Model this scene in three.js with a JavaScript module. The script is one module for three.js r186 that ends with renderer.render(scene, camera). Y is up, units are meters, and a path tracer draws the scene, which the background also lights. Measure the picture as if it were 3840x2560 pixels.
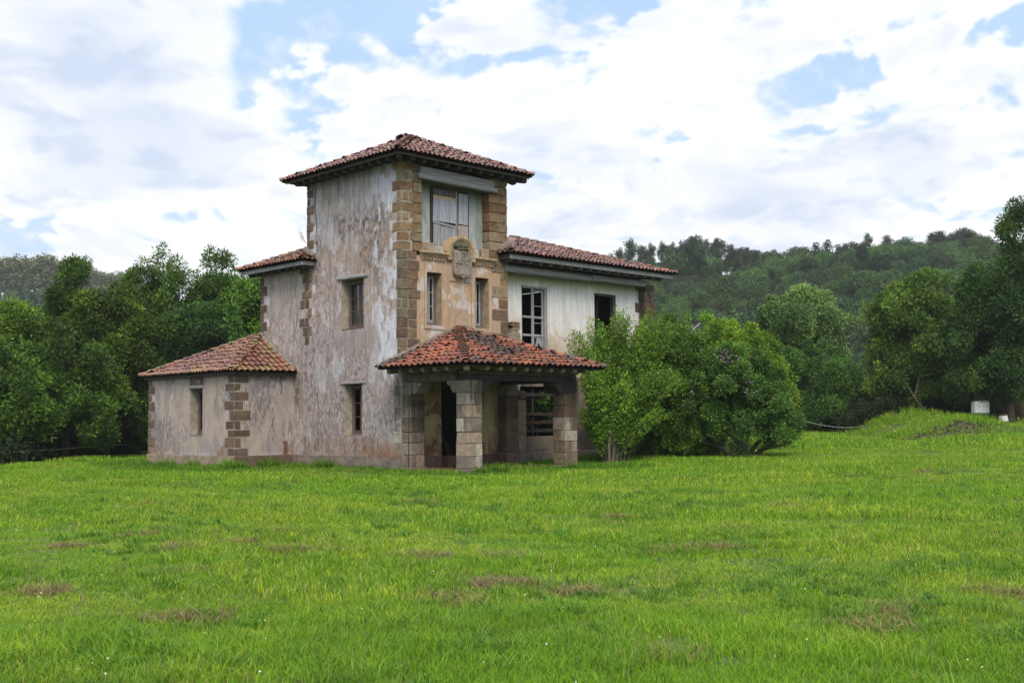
import * as THREE from 'three';
import { mergeGeometries } from 'three/addons/utils/BufferGeometryUtils.js';

// ---------------------------------------------------------------- camera, sky, sun, exposure
const scene = new THREE.Scene();
const camera = new THREE.PerspectiveCamera(33.5024, 1024 / 682, 0.1, 3000);
{ // the house stands square to the axes: x along its entrance front, z towards the lawn in front of that
  const F = new THREE.Vector3(0.695305, 0.069001, -0.715395), R = new THREE.Vector3(0.717526, -0.009418, 0.696468), U = new THREE.Vector3(-0.041319, 0.997572, 0.056059);
  camera.matrixAutoUpdate = true;
  camera.position.set(-22.8226, 1.6, 28.5831);
  camera.quaternion.setFromRotationMatrix(new THREE.Matrix4().makeBasis(R, U, F.clone().negate()));
}
const renderer = new THREE.WebGLRenderer({ antialias: true });
renderer.setSize(1024, 682);
renderer.toneMapping = THREE.LinearToneMapping;
renderer.toneMappingExposure = 1.62;
scene.fog = new THREE.FogExp2(new THREE.Color().setRGB(0.80, 0.87, 0.95), 0.00022);
renderer.shadowMap.enabled = true;

const sun = new THREE.DirectionalLight(0xfff2de, 2.35);
const SUN_DIR = new THREE.Vector3(-0.42, 0.78, 0.50).normalize();
sun.position.copy(SUN_DIR).multiplyScalar(120);
sun.target.position.set(0, 0, 0);
sun.castShadow = true; sun.shadow.radius = 50;
Object.assign(sun.shadow.camera, { left: -80, right: 80, top: 80, bottom: -80, near: 1, far: 400 });
sun.shadow.mapSize.set(4096, 4096);
scene.add(sun, sun.target);

// ---------------------------------------------------------------- helpers: numbers and noise
let seed = 12345;
const rnd = () => { seed = (seed + 0x6d2b79f5) | 0; let t = Math.imul(seed ^ (seed >>> 15), 1 | seed); t = (t + Math.imul(t ^ (t >>> 7), 61 | t)) ^ t; return ((t ^ (t >>> 14)) >>> 0) / 4294967296; };
const reseed = (n) => { seed = n * 7919 + 17; };
const rr = (a, b) => a + (b - a) * rnd();
const { clamp, lerp, smoothstep } = THREE.MathUtils;
const sst = (x, a, b) => { const t = clamp((x - a) / (b - a), 0, 1); return t * t * (3 - 2 * t); };
const HT = new Float32Array(65536); reseed(3); for (let i = 0; i < 65536; i++) HT[i] = rnd();
const h2 = (ix, iy) => HT[(Math.imul(ix, 374761393) + Math.imul(iy, 668265263) ^ (Math.imul(ix + 57, iy + 131) << 3)) >>> 7 & 65535];
function vn(x, y) { // smooth value noise 0..1
  const ix = Math.floor(x), iy = Math.floor(y), fx = x - ix, fy = y - iy, u = fx * fx * (3 - 2 * fx), v = fy * fy * (3 - 2 * fy);
  const a = h2(ix, iy), b = h2(ix + 1, iy), c = h2(ix, iy + 1), d = h2(ix + 1, iy + 1);
  return a + (b - a) * u + (c - a) * v + (a - b - c + d) * u * v;
}
function fbm(x, y, o = 4, g = 0.5) { let s = 0, a = 1, n = 0; for (let i = 0; i < o; i++) { s += a * vn(x, y); n += a; a *= g; x = x * 2.03 + 17.3; y = y * 2.01 + 9.7; } return s / n; }
function worley(x, y) { // distance to the nearest and second nearest of one point per cell
  const ix = Math.floor(x), iy = Math.floor(y); let d1 = 9, d2 = 9, id = 0;
  for (let j = -1; j <= 1; j++) for (let i = -1; i <= 1; i++) {
    const cx = ix + i + h2(ix + i + 71, iy + j), cy = iy + j + h2(ix + i, iy + j + 213), d = Math.hypot(x - cx, y - cy);
    if (d < d1) { d2 = d1; d1 = d; id = h2(ix + i + 5, iy + j + 9); } else if (d < d2) d2 = d;
  }
  return [d1, d2, id];
}
const s2l = (c) => { c /= 255; return c <= 0.04045 ? c / 12.92 : Math.pow((c + 0.055) / 1.055, 2.4); };
const lin = (r, g, b) => [s2l(r), s2l(g), s2l(b)];
const mix3 = (a, b, t) => [a[0] + (b[0] - a[0]) * t, a[1] + (b[1] - a[1]) * t, a[2] + (b[2] - a[2]) * t];
const noise3 = (x, y, z) => (vn(x + z * 0.37, y + 31.7) + vn(y - z * 0.21 + 13.1, z + x * 0.17) + vn(z + 71.3, x - y * 0.29)) / 3;

// ---------------------------------------------------------------- the sky: broken bright cloud, computed for every direction
{
  const W = 4096, H = 2048, data = new Float32Array(W * H * 4), D2R = Math.PI / 180;
  // openings of blue between the clouds: azimuth (degrees from +z backwards, towards +x), elevation, half width, half height, strength
  const gaps = [[31.6, 17.6, 3.0, 2.0, 1], [33.9, 19.6, 3.6, 1.4, 0.9], [38.6, 19.8, 3.4, 1.5, 1], [42.4, 18.0, 3.4, 0.9, 0.95], [35.0, 15.6, 2.6, 1.2, 0.55], [47.6, 19.9, 3.2, 1.2, 0.85], [47.0, 17.8, 2.0, 0.8, 0.6], [60.4, 16.1, 2.8, 1.1, 1], [58.9, 14.9, 2.0, 1.2, 0.95], [67.3, 17.2, 2.6, 0.6, 0.7],
    [20.0, 9.0, 2.4, 1.1, 0.9], [46.0, 12.3, 1.6, 0.8, 0.8], [33.6, 13.4, 1.1, 0.7, 0.55], [31.0, 15.2, 1.0, 0.8, 0.7], [25.2, 14.3, 2.4, 0.7, 0.55], [65.7, 9.4, 2.0, 0.5, 0.75], [58.6, 13.0, 1.1, 0.4, 0.7], [52.6, 13.0, 0.9, 0.4, 0.6], [49.8, 19.6, 1.2, 0.8, 0.5], [26.5, 9.2, 1.2, 0.6, 0.5], [51.6, 12.3, 0.6, 0.3, 0.6], [35.5, 12.0, 1.6, 0.6, 0.4]];
  for (let k = 0; k < 260; k++) { // the same kind of openings all round the rest of the sky
    const az = rr(78, 372), el = Math.asin(rr(0.06, 1)) / D2R, s = rr(0.5, 1.7);
    gaps.push([az > 180 ? az - 360 : az, el, (rr(1.2, 4.2) * s) / Math.max(0.25, Math.cos(el * D2R)), rr(0.5, 1.6) * s * (1 + el / 45), rr(0.5, 1)]);
  }
  const dusky = [[24.0, 15.6, 6, 2.4, 0.6], [63.5, 12.6, 4.5, 1.1, 0.75], [55, 11.4, 6, 0.6, 0.45], [29, 19, 5, 1.5, 0.35], [40, 11.2, 6, 0.6, 0.3]];
  for (let k = 0; k < 60; k++) { const az = rr(78, 372); dusky.push([az > 180 ? az - 360 : az, Math.asin(rr(0.1, 1)) / D2R, rr(3, 9), rr(0.8, 4), rr(0.3, 0.7)]); }
  const field = (list, az, el, cosEl) => { let s = 0; for (const g of list) { let da = az - g[0]; if (da > 180) da -= 360; if (da < -180) da += 360; const dy = (el - g[1]) / g[3]; if (dy > 2.6 || dy < -2.6) continue; const dx = (da / g[2]) * 1.12; if (dx > 2.6 || dx < -2.6) continue; s += g[4] * Math.exp(-(dx * dx + dy * dy)); } return s; };
  const ground = [0.10, 0.14, 0.06], blueHi = lin(142, 173, 206), blueLo = lin(170, 190, 208), white = [0.675, 0.682, 0.697], dull = lin(174, 184, 202);
  for (let row = H / 2; row < H; row++) {
    const el = ((row + 0.5) / H - 0.5) * Math.PI, y = Math.sin(el), ce = Math.cos(el), eld = el / D2R;
    for (let col = 0; col < W; col++) {
      const rd = ((col + 0.5) / W - 0.5) * 2 * Math.PI, x = Math.cos(rd) * ce, z = Math.sin(rd) * ce, i = (row * W + col) * 4;
      const az = Math.atan2(x, -z) / D2R, k = 1 / (y + 0.16), px = x * k * 3.1, pz = z * k * 3.1;
      const wx = fbm(px * 0.8 + 4.1, pz * 0.8 + 7.7, 3) - 0.5, wz = fbm(px * 0.8 + 14.1, pz * 0.8 - 3.7, 3) - 0.5;
      const n = fbm(px * 1.5 + wx * 1.6, pz * 1.5 + wz * 1.6, 7, 0.56);
      const fine = fbm(az * 0.6 + wx * 3, eld * 1.15 + wz * 3, 7, 0.6);
      const gap = field(gaps, az + (fine - 0.5) * 5.0, eld + (n - 0.5) * 5.0, ce);
      const d = 0.64 + (n - 0.5) * 1.15 + (fine - 0.5) * 1.15 - gap * 0.80;
      const a = sst(d, -0.1, 0.44), veil = 0.16 + 0.42 * sst(fine, 0.45, 0.75);
      const cover = Math.max(a, veil * (1 - a));
      const body = fbm(px * 0.9 - 8, pz * 0.9 + 21, 5), duskyHere = clamp(field(dusky, az + wx * 6, eld + wz * 4, ce), 0, 1);
      const puffy = fbm(px * 3.1 + wx * 3, pz * 3.1 + wz * 3, 4, 0.6);
      const shade = clamp(sst(body + (n - 0.5) * 0.5, 0.46, 0.74) * 0.42 + sst(puffy, 0.5, 0.72) * 0.34 - sst(0.5 - Math.abs(d - 0.3), 0.3, 0.5) * 0.12 + duskyHere * 0.85 + sst(d, 0.55, 1.1) * 0.10, 0, 1);
      const cloud = mix3(white, dull, shade), blue = mix3(blueLo, blueHi, sst(eld, 2, 20)), thick = 1 + 0.06 * sst(eld, 25, 70);
      for (let c = 0; c < 3; c++) data[i + c] = (blue[c] + (cloud[c] - blue[c]) * cover) * thick;
      data[i + 3] = 1;
    }
  }
  for (let i = 0; i < (W * H * 4) / 2; i += 4) { data[i] = ground[0]; data[i + 1] = ground[1]; data[i + 2] = ground[2]; data[i + 3] = 1; }
  const t = new THREE.DataTexture(data, W, H, THREE.RGBAFormat, THREE.FloatType);
  t.mapping = THREE.EquirectangularReflectionMapping; t.magFilter = THREE.LinearFilter; t.needsUpdate = true;
  scene.background = t; scene.environment = t;
}
// ---------------------------------------------------------------- helpers: naming, meshes, geometry
const used = new Map();
function numbered(name) { const n = used.get(name) ?? 0; used.set(name, n + 1); return n ? name + '_' + String(n).padStart(3, '0') : name; }
function thing(name, label, category, [x, y, z] = [0, 0, 0], turn = 0, group) {
  const o = new THREE.Group(); o.name = numbered(name); o.position.set(x, y, z); o.rotation.y = turn; o.userData = { label, category };
  if (group) o.userData.group = group;
  scene.add(o); return o;
}
function part(parent, name, geo, m, label) {
  const o = new THREE.Mesh(geo, m); o.castShadow = o.receiveShadow = true;
  const c = parent.userData.names ??= {}; c[name] = (c[name] ?? -1) + 1;
  o.name = c[name] ? name + '_' + String(c[name]).padStart(3, '0') : name;
  if (label) o.userData.label = label;
  parent.add(o); return o;
}
const V = (u, y, v) => new THREE.Vector3(u, y, -v); // house measures: u along the entrance front, v back along the left side
function rawTexture(w, h, fn, srgb = false) { // fn(x, y) -> [r, g, b] linear 0..1 (or a number), row 0 at v = 0
  const d = new Uint8Array(w * h * 4);
  for (let y = 0; y < h; y++) for (let x = 0; x < w; x++) {
    const c = fn(x, y), i = (y * w + x) * 4;
    for (let k = 0; k < 3; k++) { let q = typeof c === 'number' ? c : c[k]; q = clamp(q, 0, 1); if (srgb) q = q <= 0.0031308 ? q * 12.92 : 1.055 * Math.pow(q, 1 / 2.4) - 0.055; d[i + k] = Math.round(q * 255); }
    d[i + 3] = 255;
  }
  const t = new THREE.DataTexture(d, w, h); t.magFilter = THREE.LinearFilter; t.minFilter = THREE.LinearFilter; t.needsUpdate = true;
  if (srgb) t.colorSpace = THREE.SRGBColorSpace;
  return t;
}
function tiled(t, s) { t.wrapS = t.wrapT = THREE.RepeatWrapping; t.repeat.set(s, s); return t; }
function wrapNoise(n, f) { // a square of noise whose edges meet
  return (x, y) => { const a = x / n, b = y / n, u = sst(a, 0, 1), w = sst(b, 0, 1); return lerp(lerp(f(x, y), f(x - n, y), u), lerp(f(x, y - n), f(x - n, y - n), u), w); };
}
class MB { // collects triangles with normals, uv and colours
  constructor() { this.p = []; this.n = []; this.t = []; this.c = []; }
  tri(a, b, c, na, nb, nc, ta, tb, tc, col) {
    for (const q of [a, b, c]) this.p.push(q[0], q[1], q[2]);
    for (const q of [na, nb, nc]) this.n.push(q[0], q[1], q[2]);
    for (const q of [ta, tb, tc]) this.t.push(q[0], q[1]);
    if (col) for (let i = 0; i < 3; i++) this.c.push(col[0], col[1], col[2]);
  }
  geo() {
    const g = new THREE.BufferGeometry(), f = (a, n) => new THREE.BufferAttribute(new Float32Array(a), n);
    g.setAttribute('position', f(this.p, 3)); g.setAttribute('normal', f(this.n, 3)); g.setAttribute('uv', f(this.t, 2));
    if (this.c.length) g.setAttribute('color', f(this.c, 3));
    return g;
  }
}
function block(sx, sy, sz, ch = 0.012, rough = 0.004) { // a chamfered, slightly uneven block centred on the origin; uv in metres
  const pts = {}, key = (a, b, c, k) => a + ',' + b + ',' + c + ',' + k, h = [sx / 2, sy / 2, sz / 2];
  for (const a of [-1, 1]) for (const b of [-1, 1]) for (const c of [-1, 1]) {
    const j = [rr(-rough, rough), rr(-rough, rough), rr(-rough, rough)], cc = ch * rr(0.6, 1.6);
    for (let k = 0; k < 3; k++) pts[key(a, b, c, k)] = [a, b, c].map((s, q) => s * (h[q] - (q === k ? 0 : cc)) + j[q]);
  }
  const pos = [], quad = (a, b, c, d) => { pos.push(...a, ...b, ...c, ...a, ...c, ...d); };
  const face = (k, s) => { const o = [(k + 1) % 3, (k + 2) % 3], P = (x, y) => { const v = [0, 0, 0]; v[k] = s; v[o[0]] = x; v[o[1]] = y; return pts[key(...v, k)]; }; s > 0 ? quad(P(-1, -1), P(1, -1), P(1, 1), P(-1, 1)) : quad(P(-1, -1), P(-1, 1), P(1, 1), P(1, -1)); };
  for (let k = 0; k < 3; k++) for (const s of [-1, 1]) face(k, s);
  for (let k = 0; k < 3; k++) { // edges along axis k
    const [m, n] = [(k + 1) % 3, (k + 2) % 3];
    for (const a of [-1, 1]) for (const b of [-1, 1]) {
      const P = (t, q) => { const v = [0, 0, 0]; v[k] = t; v[m] = a; v[n] = b; return pts[key(...v, q)]; };
      a * b > 0 ? quad(P(-1, m), P(1, m), P(1, n), P(-1, n)) : quad(P(-1, n), P(1, n), P(1, m), P(-1, m));
      if (a * b > 0) { /* winding settled below */ }
    }
  }
  for (const a of [-1, 1]) for (const b of [-1, 1]) for (const c of [-1, 1]) { const P = (k) => pts[key(a, b, c, k)]; a * b * c > 0 ? pos.push(...P(0), ...P(1), ...P(2)) : pos.push(...P(0), ...P(2), ...P(1)); }
  const A = new THREE.Vector3(), B = new THREE.Vector3(), C = new THREE.Vector3(), N = new THREE.Vector3(), nor = [], uv = [], ou = rr(0, 7), ov = rr(0, 7);
  for (let i = 0; i < pos.length; i += 9) {
    A.fromArray(pos, i); B.fromArray(pos, i + 3); C.fromArray(pos, i + 6); N.copy(B).sub(A).cross(C.clone().sub(A)).normalize();
    const mid = A.clone().add(B).add(C);
    if (N.dot(mid) < 0) { for (let k = 0; k < 3; k++) [pos[i + 3 + k], pos[i + 6 + k]] = [pos[i + 6 + k], pos[i + 3 + k]]; N.negate(); }
    const ax = Math.abs(N.x), ay = Math.abs(N.y), az = Math.abs(N.z);
    for (let k = 0; k < 3; k++) { nor.push(N.x, N.y, N.z); const x = pos[i + k * 3], y = pos[i + k * 3 + 1], z = pos[i + k * 3 + 2]; ax >= ay && ax >= az ? uv.push(z + ou, y + ov) : ay >= az ? uv.push(x + ou, z + ov) : uv.push(x + ou + 3, y + ov); }
  }
  const g = new THREE.BufferGeometry();
  g.setAttribute('position', new THREE.BufferAttribute(new Float32Array(pos), 3)); g.setAttribute('normal', new THREE.BufferAttribute(new Float32Array(nor), 3)); g.setAttribute('uv', new THREE.BufferAttribute(new Float32Array(uv), 2));
  return g;
}
// a block in house measures
function boxUV(parent, name, u0, u1, y0, y1, v0, v1, m, ch = 0.008, rough = 0.003, label) {
  const o = part(parent, name, block(u1 - u0, y1 - y0, v1 - v0, ch, rough), m, label); o.position.set((u0 + u1) / 2, (y0 + y1) / 2, -(v0 + v1) / 2); return o;
}
// a squared timber from a to b (three.js points), w wide, h high
function timber(parent, name, a, b, w, h, m, ch = 0.01, label) {
  const L = a.distanceTo(b), g = block(w, h, L, ch, 0.004), uv = g.attributes.uv; // grain along the length
  for (let i = 0; i < uv.count; i++) uv.setXY(i, uv.getX(i), uv.getY(i));
  const o = part(parent, name, g, m, label), z = b.clone().sub(a).normalize(), x = new THREE.Vector3(0, 1, 0).cross(z);
  if (x.lengthSq() < 1e-6) x.set(1, 0, 0); x.normalize();
  o.quaternion.setFromRotationMatrix(new THREE.Matrix4().makeBasis(x, z.clone().cross(x), z)); o.position.copy(a).add(b).multiplyScalar(0.5); return o;
}
function taperTube(points, radii, sides = 7) { // a tube whose radius follows a list
  const c = new THREE.CatmullRomCurve3(points), n = (points.length - 1) * 4, pos = [], nor = [], uv = [], idx = [], fr = c.computeFrenetFrames(n);
  for (let i = 0; i <= n; i++) {
    const t = i / n, p = c.getPoint(t), q = t * (radii.length - 1), k = Math.min(radii.length - 2, Math.floor(q)), r = lerp(radii[k], radii[k + 1], q - k);
    for (let s = 0; s <= sides; s++) {
      const a = (s / sides) * Math.PI * 2, d = fr.normals[i].clone().multiplyScalar(Math.cos(a)).addScaledVector(fr.binormals[i], Math.sin(a));
      pos.push(p.x + d.x * r, p.y + d.y * r, p.z + d.z * r); nor.push(d.x, d.y, d.z); uv.push(s / sides, t * n * 0.25);
      if (i && s) { const b = i * (sides + 1) + s, a0 = b - sides - 1; idx.push(a0 - 1, a0, b - 1, a0, b, b - 1); }
    }
  }
  const g = new THREE.BufferGeometry();
  g.setAttribute('position', new THREE.Float32BufferAttribute(pos, 3)); g.setAttribute('normal', new THREE.Float32BufferAttribute(nor, 3)); g.setAttribute('uv', new THREE.Float32BufferAttribute(uv, 2)); g.setIndex(idx);
  return g;
}

// ---------------------------------------------------------------- shared textures and materials
const KW = 1.08; // how bright a wall of albedo 1 shows, to turn observed tones into base colours
const alb = (r, g, b) => lin(r, g, b).map((c) => c / KW);
reseed(11);
const stoneMap = tiled(rawTexture(512, 512, (x, y) => { // over 2 m: grain, pits, lichen and soot; multiplies the stone's own colour
  const f = wrapNoise(512, (a, b) => fbm(a / 36, b / 36, 5, 0.6))(x, y), g = vn(x / 2.2, y / 2.2), k = wrapNoise(512, (a, b) => fbm(a / 90 + 50, b / 90, 3))(x, y);
  const v = 0.60 + (f - 0.5) * 0.9 + (g - 0.5) * 0.22, soot = sst(k, 0.56, 0.72) * 0.35, li = sst(fbm(x / 14 + 9, y / 14, 3), 0.66, 0.74) * 0.22;
  return mix3(mix3([v, v * 0.985, v * 0.95], [0.30, 0.30, 0.30], soot), [0.80, 0.80, 0.70], li);
}, true), 0.5);
const stoneBump = tiled(rawTexture(512, 512, (x, y) => wrapNoise(512, (a, b) => fbm(a / 14, b / 14, 5, 0.62))(x, y) * 0.75 + vn(x / 2.5, y / 2.5) * 0.25), 0.5);
const woodMap = tiled(rawTexture(256, 512, (x, y) => { // grain runs along v; 0.5 m x 2 m
  const w = fbm(x / 5 + fbm(x / 60, y / 160, 2) * 5, y / 150, 4, 0.6), s = vn(x / 1.6, y / 220), k = fbm(x / 50 + 40, y / 120, 3), crack = sst(vn(x / 2.4 + 90, y / 130), 0.84, 0.9);
  const v = (0.62 + (w - 0.5) * 0.75 + (s - 0.5) * 0.32) * (0.78 + k * 0.44) * (1 - crack * 0.55);
  return [v, v, v];
}, true), 1); woodMap.repeat.set(2, 0.5);
const woodAcross = woodMap.clone(); woodAcross.rotation = Math.PI / 2; woodAcross.needsUpdate = true;
const clayMap = tiled(rawTexture(512, 512, (x, y) => {
  const f = fbm(x / 40, y / 40, 5, 0.6), g = vn(x / 2.5, y / 2.5), li = sst(fbm(x / 22 + 60, y / 22, 4, 0.6), 0.56, 0.70), mo = sst(fbm(x / 30 + 160, y / 30, 4), 0.6, 0.74), pale = sst(fbm(x / 12 + 33, y / 12, 3), 0.62, 0.75);
  const v = 0.72 + (f - 0.5) * 0.7 + (g - 0.5) * 0.2; let c = [v, v, v];
  c = mix3(c, [0.24, 0.25, 0.26], li * 0.75); c = mix3(c, [0.36, 0.42, 0.24], mo * 0.45); return mix3(c, [1, 1, 0.98], pale * 0.25);
}, true), 0.8);
const clayBump = tiled(rawTexture(256, 256, (x, y) => fbm(x / 9, y / 9, 4, 0.6)), 1.6);
const grit = tiled(rawTexture(512, 512, (x, y) => wrapNoise(512, (a, b) => fbm(a / 22, b / 22, 5, 0.6))(x, y) * 0.7 + vn(x / 3, y / 3) * 0.3), 0.5);
const std = (o) => new THREE.MeshStandardMaterial(o);
const col = (r, g, b) => new THREE.Color().setRGB(...alb(r, g, b));
const stoneMat = (r, g, b) => std({ color: col(r, g, b).multiplyScalar(1.62), map: stoneMap, bumpMap: stoneBump, bumpScale: 0.03, roughness: 0.9 });
const M = {
  brown: [stoneMat(108, 90, 75), stoneMat(118, 100, 83), stoneMat(98, 84, 72), stoneMat(112, 102, 88), stoneMat(94, 78, 66)],
  ochre: [stoneMat(128, 107, 82), stoneMat(138, 117, 88), stoneMat(122, 96, 72), stoneMat(138, 125, 106), stoneMat(114, 88, 66), stoneMat(120, 108, 90)],
  grey: [stoneMat(152, 146, 138), stoneMat(136, 128, 122), stoneMat(166, 164, 156), stoneMat(124, 114, 110), stoneMat(150, 136, 122)],
  rust: [stoneMat(98, 82, 75), stoneMat(110, 90, 78), stoneMat(88, 74, 70)],
  mortar: std({ color: col(150, 142, 134), bumpMap: grit, bumpScale: 0.02, roughness: 0.95, map: stoneMap }),
  greyWood: std({ color: col(188, 190, 196), map: woodMap, bumpMap: woodMap, bumpScale: 0.008, roughness: 0.85 }),
  greyWoodX: std({ color: col(184, 186, 192), map: woodAcross, bumpMap: woodAcross, bumpScale: 0.008, roughness: 0.85 }),
  darkWood: std({ color: col(84, 80, 78), map: woodMap, bumpMap: woodMap, bumpScale: 0.008, roughness: 0.85 }),
  blackWood: std({ color: col(62, 62, 66), map: woodMap, bumpMap: woodMap, bumpScale: 0.006, roughness: 0.8 }),
  frameWood: std({ color: col(122, 116, 114), map: woodMap, bumpMap: woodMap, bumpScale: 0.005, roughness: 0.75 }),
  redWood: std({ color: col(112, 82, 74), map: woodMap, bumpMap: woodMap, bumpScale: 0.005, roughness: 0.75 }),
  palePly: std({ color: col(236, 206, 176), map: woodMap, roughness: 0.85 }),
  paleBoard: std({ color: col(186, 188, 198), map: woodMap, bumpMap: woodMap, bumpScale: 0.006, roughness: 0.8 }),
  bluePly: std({ color: col(206, 214, 232), map: woodMap, bumpMap: woodMap, bumpScale: 0.006, roughness: 0.8 }),
  pinkPly: std({ color: col(206, 190, 186), map: woodMap, roughness: 0.85 }),
  yellowWood: std({ color: col(150, 118, 78), map: woodMap, roughness: 0.85 }),
  rustWood: std({ color: col(74, 58, 40), map: woodMap, roughness: 0.85 }),
  glass: new THREE.MeshPhysicalMaterial({ color: 0xdfe6ea, transmission: 1, roughness: 0.06, thickness: 0, ior: 1.5 }),
  curtain: std({ color: col(176, 182, 188), roughness: 0.95 }),
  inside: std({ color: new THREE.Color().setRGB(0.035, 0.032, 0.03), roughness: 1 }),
  metal: std({ color: new THREE.Color().setRGB(0.05, 0.045, 0.04), roughness: 0.6, metalness: 0.6 }),
  blackRafter: std({ color: col(70, 66, 62), map: woodMap, roughness: 0.9 }),
  earthFloor: std({ color: col(120, 84, 66), map: stoneMap, roughness: 0.9 }),
  deck: std({ color: col(70, 62, 56), map: woodMap, roughness: 0.9 }),
  pale: std({ color: col(176, 160, 138), map: stoneMap, bumpMap: stoneBump, bumpScale: 0.02, roughness: 0.9 }),
  carved: std({ color: col(205, 182, 150), map: stoneMap, bumpMap: grit, bumpScale: 0.012, roughness: 0.9 }),
  shield: std({ color: col(176, 166, 158), map: stoneMap, bumpMap: grit, bumpScale: 0.012, roughness: 0.9 }),
  crownStone: std({ color: col(120, 116, 100), map: stoneMap, bumpMap: grit, bumpScale: 0.012, roughness: 0.9 }),
};
const pick = (a) => a[Math.floor(rnd() * a.length) % a.length];

// ---------------------------------------------------------------- plaster: one painting of stains per wall, in metres
const PX = 56;
function plaster(s0, s1, y0, y1, fn, bump = 0.02) { // a material for a face whose uv is (s, y) in metres
  const w = Math.round((s1 - s0) * PX), h = Math.round((y1 - y0) * PX), rel = new Float32Array(w * h);
  const map = rawTexture(w, h, (x, y) => { const r = fn(s0 + (x + 0.5) / PX, y0 + (y + 0.5) / PX); rel[y * w + x] = r[3] ?? 0.5; return r; }, true);
  const bmp = rawTexture(w, h, (x, y) => rel[y * w + x] * 0.7 + 0.3 * vn(x / 1.7, y / 1.7));
  for (const t of [map, bmp]) { t.wrapS = t.wrapT = THREE.MirroredRepeatWrapping; t.repeat.set(1 / (s1 - s0), 1 / (y1 - y0)); t.offset.set(-s0 / (s1 - s0), -y0 / (y1 - y0)); }
  return std({ map, bumpMap: bmp, bumpScale: bump, roughness: 0.92 });
}
function cracksOf(n, s0, s1, y0, y1, long) { // wandering cracks as short segments
  const L = [];
  for (let i = 0; i < n; i++) { let s = rr(s0, s1), y = rr(y0, y1); const m = long * rr(0.5, 1.3), w = rr(0.005, 0.010); for (let d = 0; d < m;) { const st = rr(0.04, 0.13), s2 = s + rr(-0.06, 0.06), y2 = y - st; L.push([s, y, s2, y2, w * rr(0.5, 1.3)]); s = s2; y = y2; d += st; } }
  return L;
}
function crackAt(L, s, y) { let k = 0; for (const [a, b, c, d, w] of L) { if (y > b + 0.03 || y < d - 0.03) continue; const t = clamp((b - y) / (b - d), 0, 1), q = Math.abs(s - (a + (c - a) * t)); if (q < w * 2) k = Math.max(k, 1 - sst(q, w * 0.4, w * 1.4)); } return k; }
const streak = (s, y, f = 9, l = 0.7) => fbm(s * f, y * l + 3.3, 4, 0.6);
const spots = (s, y, w, h) => { const q = worley(s / w + (vn(s * 9, y * 9) - 0.5) * 0.5, y / h + (vn(s * 9 + 40, y * 9) - 0.5) * 0.5); return q; };
const TAN = alb(172, 148, 128), LAV = alb(194, 193, 202), WHITE = alb(208, 208, 214), DARK = alb(84, 80, 83), PLUM = alb(122, 98, 98), OCHRE = alb(186, 152, 118), RUSTY = alb(140, 88, 58), SOOT = alb(58, 58, 58), BEIGE = alb(172, 160, 152), PALEG = alb(186, 184, 182);

reseed(21);
const LIME = [[0.42, 3.78, 0.26, 0.3], [0.44, 4.42, 0.3, 0.3], [0.4, 5.06, 0.25, 0.26], [0.42, 5.72, 0.3, 0.3], [0.4, 6.35, 0.22, 0.24], [0.46, 7.35, 0.28, 0.26], [0.44, 7.98, 0.3, 0.28], [0.46, 8.6, 0.3, 0.28], [0.46, 9.24, 0.3, 0.3], [0.46, 9.6, 0.28, 0.26], [5.02, 7.72, 0.3, 0.3], [5.02, 8.35, 0.28, 0.28], [4.96, 6.3, 0.2, 0.3], [4.98, 5.5, 0.22, 0.24], [8.02, 5.3, 0.28, 0.28], [8.0, 6.1, 0.26, 0.28]];
const limeAt = (s, y, n) => { let k = 0; for (const [v, h, w, t] of LIME) { const q = Math.max(Math.abs(s - v) / (w * 0.62), Math.abs(y - h) / (t * 0.58)) + (n - 0.5) * 0.9; k = Math.max(k, 1 - sst(q, 0.75, 1.0)); } return k; };
const crL = [...cracksOf(3, 5.8, 7.8, 6.6, 7.1, 2.2), ...cracksOf(4, 0.6, 5, 3, 9.9, 1.4), ...cracksOf(2, 3, 6.2, 0.8, 2, 1), ...cracksOf(1, 6.0, 6.1, 5.4, 5.5, 1.8), [3.1, 6.75, 3.7, 6.6, 0.02], [4.85, 9.9, 4.92, 9.2, 0.035], [4.92, 9.2, 4.8, 8.6, 0.03], [4.8, 8.6, 4.86, 7.9, 0.022]];
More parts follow.
